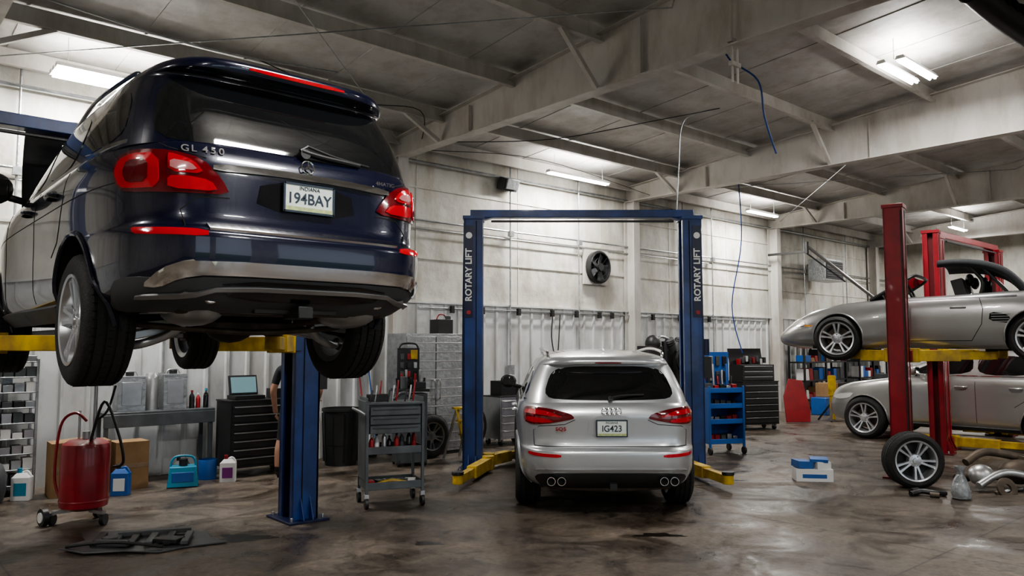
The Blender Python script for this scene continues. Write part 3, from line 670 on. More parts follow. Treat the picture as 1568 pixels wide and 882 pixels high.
# ceiling
b=MB(); V=[];F=[]
ys=[YB+.2,-1,YF-.2]
for yy in ys: V+=[(XL-.2,yy,zr(yy)),(XR+.2,yy,zr(yy)),(XL-.2,yy,zr(yy)+.1),(XR+.2,yy,zr(yy)+.1)]
for i in (0,4): F+=[(i,i+1,i+5,i+4),(i+2,i+6,i+7,i+3)]
b.add(V,F,ceilm)
x=XL+.9
while x<XR:
    b.beam((x,YB,zr(YB)-.004),(x,-.9,zr(-.9)-.004),.03,.012,ceilm); x+=1.22
b.build('ceiling')
b=MB(); yy=11.0
plist=[]
while yy>YF:
    z=zr(yy)-.02; plist.append(yy)
    b.box(((XL+XR)/2,yy,z-.11),(XR-XL,.02,.22),steelpaint); b.box(((XL+XR)/2,yy-.035,z-.215),(XR-XL,.07,.015),steelpaint)
    yy-=1.68 if yy<10.9 else 1.25
for s0 in (1.0,13.2):
    for (y0_,y1_) in ((10.8,5.2),(5.2,-.5)):
        b.cyl((s0+.1,y0_,zr(y0_)-.3),(s0+6.0,y1_,zr(y1_)-.3),.008,galv,n=6); b.cyl((s0+6.0,y0_,zr(y0_)-.3),(s0+.1,y1_,zr(y1_)-.3),.008,galv,n=6)
b.build('roof_purlins')
for s in (-5.1,1.0,7.1,13.2,19.2,25.3):
    b=MB(); y0=YB-.05;y1=YF+.05; zb=4.95
    for (ya,yb_) in ((y0,-1),(-1,y1)):
        za,zc=zr(ya)-.14,zr(yb_)-.14
        V=[(s-.006,ya,zb),(s+.006,ya,zb),(s+.006,ya,za),(s-.006,ya,za),(s-.006,yb_,zb),(s+.006,yb_,zb),(s+.006,yb_,zc),(s-.006,yb_,zc)]
        F=[(0,1,2,3),(4,5,6,7),(0,4,5,1),(1,5,6,2),(2,6,7,3),(3,7,4,0)]
        b.add(V,F,steelpaint); b.beam((s,ya,za),(s,yb_,zc),.2,.014,steelpaint)
    b.box((s,(y0+y1)/2,zb),(.2,y0-y1,.016),steelpaint)
    yy=9
    while yy>-7:
        b.box((s,yy,(zb+zr(yy))/2-.1),(.14,.01,zr(yy)-zb-.2),steelpaint); yy-=3.3
    b.box((s,YB-.2,zb/2),(.012,.28,zb),steelpaint); b.box((s,YB-.07,zb/2),(.2,.014,zb),steelpaint); b.box((s,YB-.34,zb/2),(.2,.014,zb),steelpaint)
    for i,yy in enumerate(plist[1:9]):
        if i%2==0:
            for q in (-1,1):
                b.beam((s+q*.08,yy,zb+.02),(s+q*.75,yy-.02,zr(yy)-.2),.06,.06,steelpaint)
    if s in (7.1,13.2):
        yy=4.6 if s==7.1 else 3.3
        for q in (-.05,.05): b.cyl((s+q,yy-.13,4.55),(s+q,yy-.13,5.75),.012,steelpaint,n=8)
        b.box((s,yy-.13,4.75),(.16,.05,.05),steelpaint); b.box((s,yy-.13,5.0),(.2,.06,.04),steelpaint)
    b.build('steel_frame')
b=MB(); b.tube([(XL+.2,YB-.09,3.95),(XR-.2,YB-.09,3.95)],.018,galv,smooth=False); b.tube([(XL+.2,YB-.09,3.80),(XR-.2,YB-.09,3.80)],.012,galv,smooth=False); b.tube([(XL+.2,YB-.10,4.98),(XR-.2,YB-.10,4.98)],.03,galv,smooth=False)
for x in (1.6,3.4,5.6,9.7,11.6,15.2,16.4,21.0,23.6):
    b.tube([(x,YB-.11,5.2),(x,YB-.11,1.3)],.016,galv,smooth=False); b.box((x,YB-.13,1.3),(.11,.08,.18),galv); b.box((x,YB-.13,3.9),(.10,.08,.10),galv)
b.build('wall_conduit')
b=MB()
for x in (9.6,14.9): b.box((x,YB-.15,4.85),(.36,.2,.24),greyp,rot=(20,0,0)); b.box((x,YB-.28,4.83),(.3,.06,.2),galv,rot=(20,0,0))
b.build('wall_flood_lights',bevel=.01)
b=MB(); X=TR((0,0,0),(90,0,0))
b.box((0,.05,0),(.74,.06,.74),steelpaint); b.lathe([(.30,-.02),(.34,-.02),(.35,.08),(.31,.10),(.30,.06)],blackp,X,32,closed=True); b.cyl((0,.01,0),(0,-.12,0),.08,blackp)
b.cyl((0,.02,0),(0,.015,0),.30,rubin,n=32)
for i in range(5): b.prism([(.05,-.03),(.28,-.10),(.29,.07),(.05,.05)],.01,greyp,TR((0,-.03,0),(90,0,0))@Matrix.Rotation(R(72*i),4,'Z')@Matrix.Rotation(R(18),4,'X'))
for i in range(3):
    r=.1+.1*i; b.lathe([(r+.004*math.cos(a),.1+.004*math.sin(a)) for a in [k*math.pi/2 for k in range(4)]],blackp,X,28,closed=True)
for i in range(8): a=R(45*i); b.cyl((.02*math.cos(a),-.1,.02*math.sin(a)),(.33*math.cos(a),-.09,.33*math.sin(a)),.004,blackp,n=6)
b.build('exhaust_fan',loc=(12.15,YB-.12,3.42))
def fixture(x,y,L=1.25,n=1,z=5.0,E=120,rot=0,sp=.24):
    P=empty('fluorescent_light_fixture',(x,y,z),rot)
    for i in range(n):
        yo=(i-(n-1)/2)*sp; b=MB()
        b.prism([(-.07,0),(-.045,.05),(.045,.05),(.07,0)],L,white,TR((-L/2,yo,.0),(90,0,90))); b.build('housing',P)
        b=MB()
        for q in (-.035,.035): b.cyl((-L/2+.03,yo+q,-.012),(L/2-.03,yo+q,-.012),.018,lamp,n=10)
        b.build('tubes',P)
        for nm,zz,rx,e in (('lamp_light',-.05,0,E/n*1.3),('added_uplight',.07,180,E/n*.34)):  # second area light added above each housing, facing up to brighten the ceiling
            l=bpy.data.lights.new(nm,'AREA'); l.shape='RECTANGLE'; l.size=L; l.size_y=.14; l.energy=e; l.color=(1,.975,.93)
            lo=bpy.data.objects.new(nm,l); COL.objects.link(lo); lo.parent=P; lo.location=(0,yo,zz); lo.rotation_euler=(R(rx),0,0)
    b=MB()
    for q in (-1,1): b.cyl((q*L*.4,0,.05),(q*L*.4,0,zr(y)-z-.02),.004,galv,n=6)
    b.build('hangers',P)
fixture(2.55,10.3,1.5,3,5.02,sp=.16); fixture(10.9,10.4,1.7,1,5.05); fixture(17.3,10.2,1.35,1,5.05); fixture(11.15,4.27,1.15,2,5.6,sp=.25); fixture(24,8,1.2,1,5.1)
for (x,y) in ((2.6,2.0),(-3.5,6),(16,2.2),(22.5,2.0),(-3,-3),(4,-4.5),(11,-4.5)): fixture(x,y,1.2,2,5.2)  # unseen fixtures added out of frame to light the hall and ceiling
b=MB(); b.tube([(8.2,5.4,5.7),(8.3,5.3,5.35),(8.5,5.03,5.05),(8.58,5.0,4.6),(8.75,4.95,4.15)],.012,hoseb)
b.tube([(14.3,9.0,5.5),(14.4,9.0,4.0),(14.3,9.2,2.6),(14.5,9.1,1.6)],.012,hoseb)
b.build('air_hose')
b=MB(); b.tube([(7.2,9.8,5.0),(8.3,8.5,4.98),(9.6,7.4,5.3),(10.5,6.9,5.55)],.007,blackp)
b.tube([(10.5,6.9,5.55),(10.3,7.1,5.5),(10.05,7.3,5.3),(10.0,7.35,4.6),(9.98,7.4,3.7)],.010,galv); b.tube([(7.2,10.5,5.1),(6.5,9.5,5.3),(5.2,9.2,5.1),(3.8,9.1,5.3)],.008,blackp); b.tube([(1.5,9.4,5.5),(3.1,8.9,5.2),(4.9,9.1,5.4)],.012,galv)
b.tube([(7.3,10.4,5.0),(9.5,10.0,5.12),(13.1,10.4,5.0)],.006,blackp)
b.build('ceiling_cable')
b=MB(); b.tube([(8.6,2.85,5.7),(9.16,2.73,5.5),(9.8,2.6,5.35),(10.8,2.4,5.2),(12,2.2,5.2)],.13,blackp,n=16)
for i in range(18): b.cyl((8.95+i*.17,2.77-i*.033,5.56-.018*i),(8.99+i*.17,2.762-i*.033,5.545-.018*i),.14,rubin,n=16)
b.build('exhaust_duct_hose')
# ================================================================ PROPS
def bottle(b,x,y,z,r,h,m,cap):
    b.lathe([(0,0),(r,0),(r,h*.62),(r*.85,h*.72),(r*.38,h*.82),(r*.38,h*.9)],m,TR((x,y,z)),14); b.cyl((x,y,z+h*.88),(x,y,z+h),r*.45,cap,n=12)
def jug(name,x,y,m,cap,lab,rz=0,h=.30):
    b=MB(); b.prism([(-.095,-.06),(.095,-.06),(.095,.06),(-.095,.06)],h*.72,m); b.box((0,0,h*.78),(.19,.12,h*.14),m,tp=.55); b.cyl((-.03,0,h*.82),(-.03,0,h),.025,cap)
    b.tube([(.0,0,h*.86),(.05,0,h*.9),(.088,0,h*.75),(.088,0,h*.55)],.013,m); b.box((0,-.062,h*.35),(.13,.006,h*.4),lab); b.build(name,loc=(x,y,0),rotz=rz,bevel=.012)
def chest(name,w,d,h,mt,nd,loc,rz,top=None,cast=.12,hm=steel):
    b=MB(); b.box((0,0,cast+(h-cast)/2),(w,d,h-cast),mt)
    z=cast+.03; dh=(h-cast-.08)/nd
    for i in range(nd):
        b.box((0,-d/2-.008,z+dh/2),(w-.05,.02,dh-.012),mt); b.box((0,-d/2-.03,z+dh*.82),(w-.09,.02,.014),hm); z+=dh
    b.box((0,0,h+.008),(w+.02,d+.02,.02),blackp)
    b.tube([(w/2,-d*.35,h-.1),(w/2+.07,-d*.35,h-.1),(w/2+.07,d*.35,h-.1),(w/2,d*.35,h-.1)],.014,steel,smooth=False)
    for sx in (-1,1):
        for sy in (-1,1): b.cyl((sx*(w/2-.07)-.02,sy*(d/2-.08),cast*.45),(sx*(w/2-.07)+.02,sy*(d/2-.08),cast*.45),cast*.45,blackp,n=14); b.box((sx*(w/2-.07),sy*(d/2-.08),cast*.8),(.07,.06,cast*.4),steel)
    if top: top(b,h+.018)
    return b.build(name,loc=loc,rotz=rz,bevel=.006)
def tl1(b,z):
    b.box((-.12,0,z+.03),(.42,.3,.05),blackp); b.box((-.12,.12,z+.19),(.40,.03,.27),blackp,rot=(-15,0,0)); b.box((-.12,.10,z+.19),(.35,.03,.22),screen,rot=(-15,0,0)); b.box((.28,0,z+.07),(.14,.2,.13),blackp)
    bottle(b,.38,-.1,z,.03,.18,redp,blackp)
chest('tool_chest',.86,.5,1.0,blackp,7,(4.45,10.5,0),0,tl1)
b=MB()
for (sx,sy) in ((-1,-1),(1,-1),(-1,1),(1,1)): b.box((sx*.36,sy*.18,.8),(.03,.03,1.6),galv)
for k in range(9):
    z=.12+k*.18; b.box((0,0,z),(.74,.38,.015),galv)
    for j in range(6):
        m=random.choice([greyp,steel,galv,blackp,white,toolgrey]); hh=random.uniform(.06,.13); b.box((-.29+j*.117,-.10,z+.008+hh/2),(.10,.16,hh),m)
b.build('parts_shelf',loc=(1.5,10.88,0),bevel=.004)
b=MB(); b.box((0,0,.88),(1.38,.46,.06),toolgrey); b.box((0,-.22,.80),(1.38,.03,.16),toolgrey)
for sx in (-.65,.65):
    for sy in (-.18,.18): b.box((sx,sy,.43),(.05,.05,.86),toolgrey)
b.build('workbench',loc=(3.27,10.87,0),bevel=.006)
for (x,w,h) in ((2.92,.34,.50),(3.46,.30,.52)):
    b=MB(); b.box((0,0,h*.45),(w,.24,h*.9),galv); b.box((0,-.122,h*.45),(w*.7,.01,h*.6),steel); b.cyl((0,0,h*.9),(0,0,h),.05,blackp); b.tube([(-w*.3,0,h*.88),(-w*.2,0,h),(w*.2,0,h),(w*.3,0,h*.88)],.012,steel)
    b.build('metal_canister',loc=(x,10.85,.91),bevel=.03,seg=3)
b=MB(); b.lathe([(0,0),(.09,0),(.09,.42),(.06,.48),(0,.49)],alu,None,20); b.build('gas_cylinder',loc=(3.2,10.9,.91))
b=MB(); bottle(b,0,0,0,.035,.24,blackp,redp); bottle(b,.09,.02,0,.03,.2,redp,white); bottle(b,.18,-.02,0,.035,.26,gloss,cyanp); b.build('spray_bottles',loc=(3.70,10.8,.91))
b=MB(); b.box((0,0,.31),(.62,.36,.62),cardb); b.box((0,-.182,.31),(.61,.003,.05),wood); b.box((-.1,0,.63),(.42,.36,.006),cardb,rot=(0,-4,0)); b.build('cardboard_box',loc=(2.27,10.42,0),rotz=-2,bevel=.006)
b=MB(); b.box((0,0,.29),(.38,.34,.58),cardb); b.box((0,-.172,.29),(.37,.003,.05),wood); b.build('cardboard_box',loc=(2.82,10.42,0),rotz=2,bevel=.006)
b=MB(); b.box((0,0,.13),(.36,.3,.24),cyanp,tp=.85); b.box((0,-.152,.13),(.25,.01,.12),blueplas); b.tube([(-.15,0,.24),(-.1,0,.36),(.1,0,.36),(.15,0,.24)],.015,cyanp); b.cyl((.0,0,.25),(.0,0,.34),.05,blackp); b.build('battery_charger',loc=(3.38,10.1,0),rotz=-20,bevel=.02)
b=MB(); b.lathe([(0,0),(.11,0),(.12,.24),(.115,.26)],blueplas,None,20); b.build('blue_bucket',loc=(3.80,10.42,0))
jug('antifreeze_jug',3.93,10.05,white,redp,purple,-30,.34)
jug('oil_jug',3.50,10.55,greyp,blackp,redp,-30)
jug('washer_fluid_jug',2.63,9.98,blueplas,blackp,white,-35,.36)
jug('coolant_jug',1.70,10.40,white,cyanp,cyanp,-30,.36)
b=MB(); b.lathe([(.13,0),(.16,.1),(.17,.3),(.12,.42),(.03,.5)],greyp,None,18); b.cyl((0,0,0),(0,0,.02),.13,greyp); b.build('drain_funnel',loc=(1.38,10.38,0))
b=MB(); b.lathe([(0,.14),(.16,.14),(.215,.17),(.22,.2),(.22,.74),(.21,.78),(.15,.82),(0,.83)],tankred,None,32)
b.lathe([(.222,.22),(.226,.23),(.222,.24)],tankred,None,32); b.cyl((0,0,.82),(0,0,.90),.035,steel); b.cyl((.08,0,.8),(.08,0,1.5),.018,steel); b.cyl((-.10,.05,.8),(-.10,.05,1.1),.012,steel)
b.lathe([(.02,1.42),(.03,1.44),(.24,1.56),(.26,1.57),(.26,1.59),(.235,1.58),(.03,1.46)],blackp,TR((.08,0,0)),28,closed=True)
b.tube([(-.22,.0,.2),(-.30,0,.45),(-.26,0,.95),(-.12,0,1.08),(0,0,1.0)],.014,tankred); b.tube([(.1,-.1,.82),(.22,-.1,1.2),(.34,-.05,.9),(.38,0,.6),(.28,0,.55)],.014,blackp)
b.tube([(.08,0,1.0),(.2,0,1.1),(.25,.05,1.35)],.012,blackp)
for a in (200,340,90):
    c,s_=math.cos(R(a)),math.sin(R(a)); b.beam((c*.1,s_*.1,.13),(c*.27,s_*.27,.12),.05,.03,steel); b.cyl((c*.27-.02,s_*.27,.055),(c*.27+.02,s_*.27,.055),.055,blackp)
b.cyl((-.32,-.17,.085),(-.29,-.13,.085),.085,blackp,n=20); b.cyl((-.325,-.18,.085),(-.28,-.12,.085),.05,white,n=16); b.beam((-.3,-.14,.085),(-.1,-.1,.16),.03,.03,steel)
x,y=W(-4.26,7.80); b.build('oil_drain_tank',loc=(x,y,0),rotz=CAMZ)
b=MB()
tray=mk('tray_plastic',(.085,.088,.092),.4,var=.35,scale=9)
b.prism([(-.66,-.24),(-.40,-.38),(-.1,-.32),(.2,-.36),(.35,-.22),(.68,-.06),(.5,.08),(.42,.28),(.1,.28),(-.05,.38),(-.3,.30),(-.70,.26),(-.55,0)],.014,tray,TR((0,0,.020),(2,1.2,0)))
for i in range(6): b.box((-.42+i*.15,-.03,.055),(.06,.36,.03),greyp if i%2 else blackp,rot=(2,0,8)); 
b.box((0,.14,.07),(.6,.06,.04),tray,rot=(0,0,12)); b.box((.2,-.12,.06),(.22,.14,.035),blackp,rot=(0,0,-15)); b.box((-.25,-.2,.06),(.3,.05,.05),greyp,rot=(0,0,-10)); b.cyl((-.3,-.1,.03),(-.3,-.1,.09),.06,greyp); b.tube([(-.6,-.25,.05),(-.2,-.3,.09),(.2,-.28,.04)],.014,blackp)
x,y=W(-3.22,7.0); b.build('plastic_undertray',loc=(x,y,0),rotz=CAMZ+6,bevel=.004)
oil=mk('oil_stain',(.014,.010,.008),.28,spec=.5)
def spill(X_,Z_,rx,ry,sd):
    b=MB(); p=[]
    for i in range(40): a=2*math.pi*i/40; r=1+.25*math.sin(3*a+sd)+.12*math.sin(7*a+2*sd)+.07*math.sin(11*a); p.append((rx*r*math.cos(a),ry*r*math.sin(a)))
    b.prism(p,.0015,oil); x,y=W(X_,Z_); b.build('oil_spill',loc=(x,y,0),rotz=CAMZ)
spill(-2.45,7.2,.24,.13,1); spill(1.35,7.3,.22,.07,3); spill(-.75,7.0,.12,.06,2)
b=MB(); b.lathe([(0,.0),(.23,0),(.27,.78),(.29,.79),(.29,.83),(.27,.83),(.25,.3),(0,.05)],blackp,None,28)
for i in range(10): a=R(36*i); b.beam((.238*math.cos(a),.238*math.sin(a),.05),(.272*math.cos(a),.272*math.sin(a),.76),.03,.01,blackp)
b.build('trash_can',loc=(5.75,10.4,0))
b=MB(); b.box((0,0,1.0),(1.12,.55,1.9),galv); b.box((0,0,.03),(1.1,.5,.06),blackp); b.box((-.28,-.285,1.0),(.54,.03,1.8),galv); b.box((.28,-.285,1.0),(.54,.03,1.8),galv)
for q in (-.05,.05): b.tube([(q,-.30,.9),(q,-.35,.92),(q,-.35,1.18),(q,-.30,1.2)],.012,chrome)
for i in range(12): b.box((0,-.303,.2+i*.145),(1.05,.006,.02),steel)
b.build('metal_cabinet',loc=(7.35,10.53,0),bevel=.01)
b=MB(); b.box((0,0,.12),(.3,.25,.24),blackp); b.cyl((.1,-.05,.2),(.1,-.05,.3),.05,greyp); b.tube([(-.1,0,.24),(-.05,0,.32),(.05,0,.32),(.1,0,.24)],.012,redp); b.build('battery_pack',loc=(7.65,10.5,1.95),bevel=.015)
b=MB(); w,d=.62,.42
for (sx,sy) in ((-1,-1),(1,-1),(-1,1),(1,1)): b.box((sx*w/2,sy*d/2,.62),(.03,.03,.98),toolgrey); b.cyl((sx*w/2-.018,sy*d/2,.06),(sx*w/2+.018,sy*d/2,.06),.06,blackp); b.box((sx*w/2,sy*d/2,.13),(.05,.05,.05),steel)
for z in (.20,.58): 
    b.box((0,0,z),(w,d,.015),toolgrey)
    for q in (-1,1): b.box((0,q*d/2,z+.035),(w,.012,.08),toolgrey); b.box((q*w/2,0,z+.035),(.012,d,.08),toolgrey)
b.box((0,.02,.95),(w,d-.04,.32),toolgrey); b.box((0,0,1.12),(w+.03,d+.03,.02),toolgrey)
for q in (-1,1): b.box((q*w/2,0,1.15),(.012,d,.07),toolgrey)
for i in range(3): b.box((0,-d/2-.005,.84+i*.1),(w-.06,.02,.085),toolgrey); b.box((0,-d/2-.022,.86+i*.1),(w-.12,.014,.012),greyp)
b.box((-w/2-.012,0,.72),(.012,d-.02,.85),toolgrey)
b.tube([(-w/2-.01,-d*.4,1.0),(-w/2-.09,-d*.4,1.05),(-w/2-.09,d*.4,1.05),(-w/2-.01,d*.4,1.0)],.014,steel,smooth=False)
cols=[(redp,white),(white,blackp),(steel,redp),(gloss,blackp),(redp,blackp),(greyp,white),(gloss,redp)]
for i in range(8):
    m,c=cols[i%7]; bottle(b,-.24+i*.07,-.1+.05*(i%2),.59,.028,random.uniform(.16,.24),m,c)
for i in range(6):
    m,c=cols[(i*3)%7]; b.box((-.22+i*.09,.02,.24),(.07,.12,.05),m,rot=(0,0,i*13))
b.tube([(-.2,-.1,.23),(0,-.05,.26),(.2,-.12,.23)],.02,yellow)
for i in range(9): b.cyl((-.26+i*.065,-.1+.07*(i%3),1.13),(-.26+i*.065+.03,-.1+.07*(i%3)+.02,1.26+.05*(i%3)),.010,[blackp,steel,redp][i%3],n=8)
b.box((-.15,.05,1.17),(.2,.14,.08),blackp,rot=(0,0,15)); b.tube([(.05,.1,1.14),(.15,.05,1.22),(.25,.1,1.15)],.018,greyp)
x,y=W(-1.36,8.75); b.build('tool_cart',loc=(x,y,0),rotz=CAMZ+22,bevel=.004)
b=MB(); b.box((0,0,.55),(.45,.35,1.0),toolgrey); b.box((0,0,1.10),(.5,.4,.04),blackp)
for (sx,sy) in ((-1,-1),(1,-1),(-1,1),(1,1)): b.cyl((sx*.2-.015,sy*.15,.045),(sx*.2+.015,sy*.15,.045),.045,blackp)
b.box((0,.12,1.42),(.34,.03,.6),blackp); 
for i in range(12): b.box((-.10+.1*(i%3),.09,1.2+.13*(i//3)),(.05,.03,.09),[greyp,blackp,steel,toolgrey,redp,gloss][i%6],rot=(0,0,0))
b.tube([(-.15,.1,1.7),(-.1,.1,1.78),(.1,.1,1.78),(.15,.1,1.7)],.015,blackp); b.box((.08,.09,1.62),(.1,.04,.14),yellow)
for i in range(7): b.cyl((-.2+i*.065,-.05,1.12),(-.22+i*.07,-.08,1.28+.06*(i%3)),.018,[blackp,redp,steel][i%3],n=8)
b.cyl((-.12,-.1,1.12),(-.12,-.1,1.3),.05,greyp); b.box((.12,-.1,1.17),(.16,.14,.1),blackp)
x,y=W(-1.52,11.55); b.build('diagnostic_cart',loc=(x,y,0),rotz=-20,bevel=.005)
b=MB(); b.cyl((0,0,.12),(.02,.35,1.45),.013,redp,n=8); b.box((0,0,.06),(.3,.07,.1),blackp); b.cyl((.22,.05,.05),(.20,.36,1.5),.012,blueplas,n=8); b.build('push_broom',loc=(6.38,10.7,0))
wheel('spare_wheel',None,(7.12,10.07,.34),.34,.2,.21,5,rimd,side=1,rotz=-90,disc=False)
wheel('spare_wheel',None,(8.35,10.6,.36),.36,.24,.23,5,rimd,side=1,rotz=-75,disc=False)
b=MB()
for sx in (-1,1):
    b.beam((sx*.18,-.22,0.01),(sx*.14,0,.78),.05,.025,yellow); b.beam((sx*.18,.25,0.01),(sx*.14,.02,.78),.04,.02,galv)
for k in range(1,4): b.box((0,-.22+.22*k/3.9,k*.2),(.33,.12,.025),yellow)
b.box((0,0,.79),(.31,.2,.03),yellow); b.build('step_ladder',loc=(7.43,9.6,0),rotz=10)
chest('tool_cabinet',.75,.5,.85,steel,5,(9.2,10.6,0),0,lambda b,z:(b.box((-.1,0,z+.13),(.35,.3,.26),blackp),b.box((.25,0,z+.08),(.15,.2,.16),greyp)))
b=MB(); b.cyl((-.75,0,.45),(.75,0,.45),.28,greyp,n=28); b.sph((-.75,0,.45),.28,greyp,(.5,1,1)); b.sph((.75,0,.45),.28,greyp,(.5,1,1))
for q in (-.5,.5): b.box((q,0,.1),(.1,.45,.2),blackp)
b.box((0,0,.78),(1.1,.4,.1),blackp); b.cyl((-.35,-.12,1.2),(-.35,.2,1.2),.24,blackp); b.lathe([(.24,-.02),(.27,-.03),(.27,.03),(.24,.02)],blackp,TR((.3,-.25,1.45),(90,0,0)),28,closed=True)
for i in range(5): a=R(72*i); b.beam((.3,-.25,1.45),(.3+.25*math.cos(a),-.25,1.45+.25*math.sin(a)),.03,.02,blackp)
b.box((.3,0,1.25),(.3,.35,.8),blackp); b.box((-.55,0,1.5),(.5,.3,.5),blackp)
for q in (-1,1): b.cyl((.3,q*.02,1.5),(.3+q*.25,q*.05,1.9),.10,greyp); b.lathe([(.1,0),(.13,.02),(.13,.04),(.1,.05),(.13,.07),(.13,.09),(.1,.1)],blackp,TR((.3+q*.2,q*.04,1.78),(0,q*30,0)),16)
b.sph((-.45,0,1.8),.17,blackp,(1,1,1.1)); b.cyl((-.35,0,1.4),(-.35,0,1.6),.08,steel); b.cyl((-.05,0,1.2),(-.05,0,1.85),.07,blackp); b.tube([(-.35,0,1.8),(-.2,0,1.95),(.1,0,1.9)],.03,steel); b.build('air_compressor',loc=(13.65,10.45,.0),bevel=.008)
def tl2(b,z):
    for i in range(7): b.cyl((-.25+i*.08,0,z),(-.25+i*.085,.05,z+.2+.1*(i%3)),.02,[blueplas,blackp,steel,redp,steel][i%5],n=8)
    b.box((0,.15,z+.3),(.55,.03,.6),blueplas); 
    for i in range(8): b.box((-.2+.13*(i%4),.12,z+.2+.25*(i//4)),(.07,.03,.16),[redp,steel,greyp,blackp][i%4])
b=MB(); w,d=.62,.45
for (sx,sy) in ((-1,-1),(1,-1),(-1,1),(1,1)): b.box((sx*w/2,sy*d/2,.6),(.035,.035,1.0),blueplas); b.cyl((sx*w/2-.018,sy*d/2,.06),(sx*w/2+.018,sy*d/2,.06),.06,blackp)
b.box((w/2,0,.62),(.012,d-.03,.9),blueplas); b.box((-w/2,0,.62),(.012,d-.03,.9),blueplas); b.box((0,d/2,.62),(w,.012,.9),blueplas)
for z in (.18,.5,.75,1.0): 
    b.box((0,0,z),(w,d,.015),blueplas); b.box((0,-d/2,z+.03),(w,.012,.08),blueplas)
    for i in range(5): b.box((-.22+.11*i,-.05,z+.07),(.08,.15,random.uniform(.06,.14)),random.choice([blackp,steel,redp,greyp]))
tl2(b,1.05); x,y=W(3.42,12.85); b.build('blue_tool_cart',loc=(x,y,0),rotz=-25,bevel=.005)
def tl3(b,z):
    b.box((0,.05,z+.17),(.83,.42,.34),blackp)
    for i in range(3): b.box((0,-.17,z+.06+i*.11),(.78,.02,.09),blackp); b.box((0,-.19,z+.085+i*.11),(.7,.014,.012),steel)
    b.box((-.05,.2,z+.50),(.83,.03,.36),blackp,rot=(-12,0,0))
    for i in range(8): b.box((-.32+i*.09,.05,z+.40+.03*(i%3)),(.06,.08,.12),[redp,greyp,steel,blackp][i%4])
chest('tool_chest',.88,.5,1.0,blackp,6,(14.7,8.98,0),-22,tl3)
chest('tool_chest',.55,.5,.9,toolgrey,5,(16.1,9.75,0),-22)
b=MB(); b.prism([(-.3,0),(.3,0),(.34,.3),(.22,.95),(-.12,1.0),(-.3,.6)],.03,redp,TR((0,0,0),(80,0,0))); b.build('red_body_panel',loc=(16.65,9.05,0.01),rotz=-30,bevel=.01)
b=MB()
for k in (0,1,2): b.box((0,0,.16+k*.32),(.5,.4,.30),[greyp,toolgrey,galv][k],tp=1.05)
b.build('storage_bins',loc=(17.3,10.5,0),bevel=.01)
b=MB(); b.cyl((0,0,.05),(0,0,.9),.06,yellow); b.box((0,0,1.0),(.16,.1,.12),yellow); b.cyl((0,0,.6),(0,0,1.05),.09,yellow)
for a in (20,110,200,290): b.beam((0,0,.45),(.32*math.cos(R(a)),.32*math.sin(R(a)),.02),.04,.04,blackp)
b.build('pole_jack',loc=(17.6,8.7,0))
b=MB()
for sx in (-1,1):
    for sy in (-.2,.2): b.beam((sx*.3,sy,0.01),(sx*.2,sy*.3,.62),.04,.03,wood)
b.box((0,0,.64),(.5,.25,.05),wood); b.build('wood_stool',loc=(18.6,8.6,0))
def rack(nm,x,y,W_,mats,seed,D=.48,pm=blackp):
    random.seed(seed); b=MB()
    for sx in (-W_/2,0,W_/2):
        for sy in (-D*.46,D*.46): b.box((sx,sy,1.0),(.05,.05,2.0),pm)
    for z in (.3,.8,1.3,1.8):
        b.box((0,0,z),(W_+.05,D,.04),pm); q=-W_/2+.15
        while q<W_/2-.1:
            ww=random.uniform(.12,.3); hh=random.uniform(.1,.34); b.box((q+ww/2,-.03,z+.02+hh/2),(ww*.92,.3,hh),random.choice(mats),tp=random.choice([1,.9])); q+=ww
    b.build(nm,loc=(x,y,0),bevel=.006)
rack('storage_shelf',20.9,10.7,2.4,[redp,blueplas,blackp,cardb,greyp,white,blackp,redp],3)
rack('storage_shelf',23.9,10.7,1.85,[redp,blueplas,cardb,greyp,white,blackp],5)
b=MB()
for k in range(3): b.box((-.5+k*.5,0,.22),(.44,.4,.44),[blueplas,greyp,redp][k])
for k in range(2): b.box((-.25+k*.5,0,.62),(.44,.4,.36),[cardb,blackp][k])
b.build('plastic_totes',loc=(19.6,9.7,0),bevel=.015)
b=MB(); b.box((0,0,.45),(.6,.45,.75),redp)
for k in range(4): b.box((0,-.235,.2+k*.17),(.54,.02,.15),redp); b.box((0,-.25,.25+k*.17),(.46,.012,.014),steel)
for sx in (-.22,.22):
    for sy in (-.15,.15): b.cyl((sx-.02,sy,.045),(sx+.02,sy,.045),.045,blackp)
b.box((0,0,.84),(.62,.47,.03),blackp); b.box((.1,0,.93),(.25,.2,.15),greyp); b.build('red_tool_cart',loc=(21.2,9.2,0),rotz=-25,bevel=.006)
b=MB(); b.box((0,0,0),(1.1,.5,.62),galv); b.box((0,-.26,0),(.95,.03,.5),greyp)
for i in range(7): b.box((0,-.28,-.2+i*.066),(.92,.02,.012),blackp)
b.box((0,.35,.2),(.06,.4,.06),blackp); b.build('unit_heater',loc=(21.3,10.6,3.9),bevel=.01)
b=MB(); b.cyl((0,0,.2),(0,0,.5),.05,blackp); b.tube([(0,0,.4),(2.3,-.8,-1.0)],.045,alu); b.beam((0,0,.2),(1.2,-.42,-.5),.03,.03,blackp); b.box((0,.55,.25),(.06,1.1,.06),blackp); b.build('exhaust_boom_arm',loc=(18.9,9.9,3.95))
b=MB(); b.box((0,0,.08),(.46,.28,.16),white); b.box((0,-.142,.07),(.3,.004,.05),blueplas); b.box((-.12,.0,.21),(.20,.24,.09),blueplas,rot=(0,3,12)); b.box((.08,-.02,.27),(.22,.2,.04),blueplas,rot=(4,0,-10)); b.box((.1,.0,.20),(.18,.25,.10),white,rot=(0,0,12))
x,y=W(3.93,10.25); b.build('parts_box',loc=(x,y,0),rotz=CAMZ-8,bevel=.004)
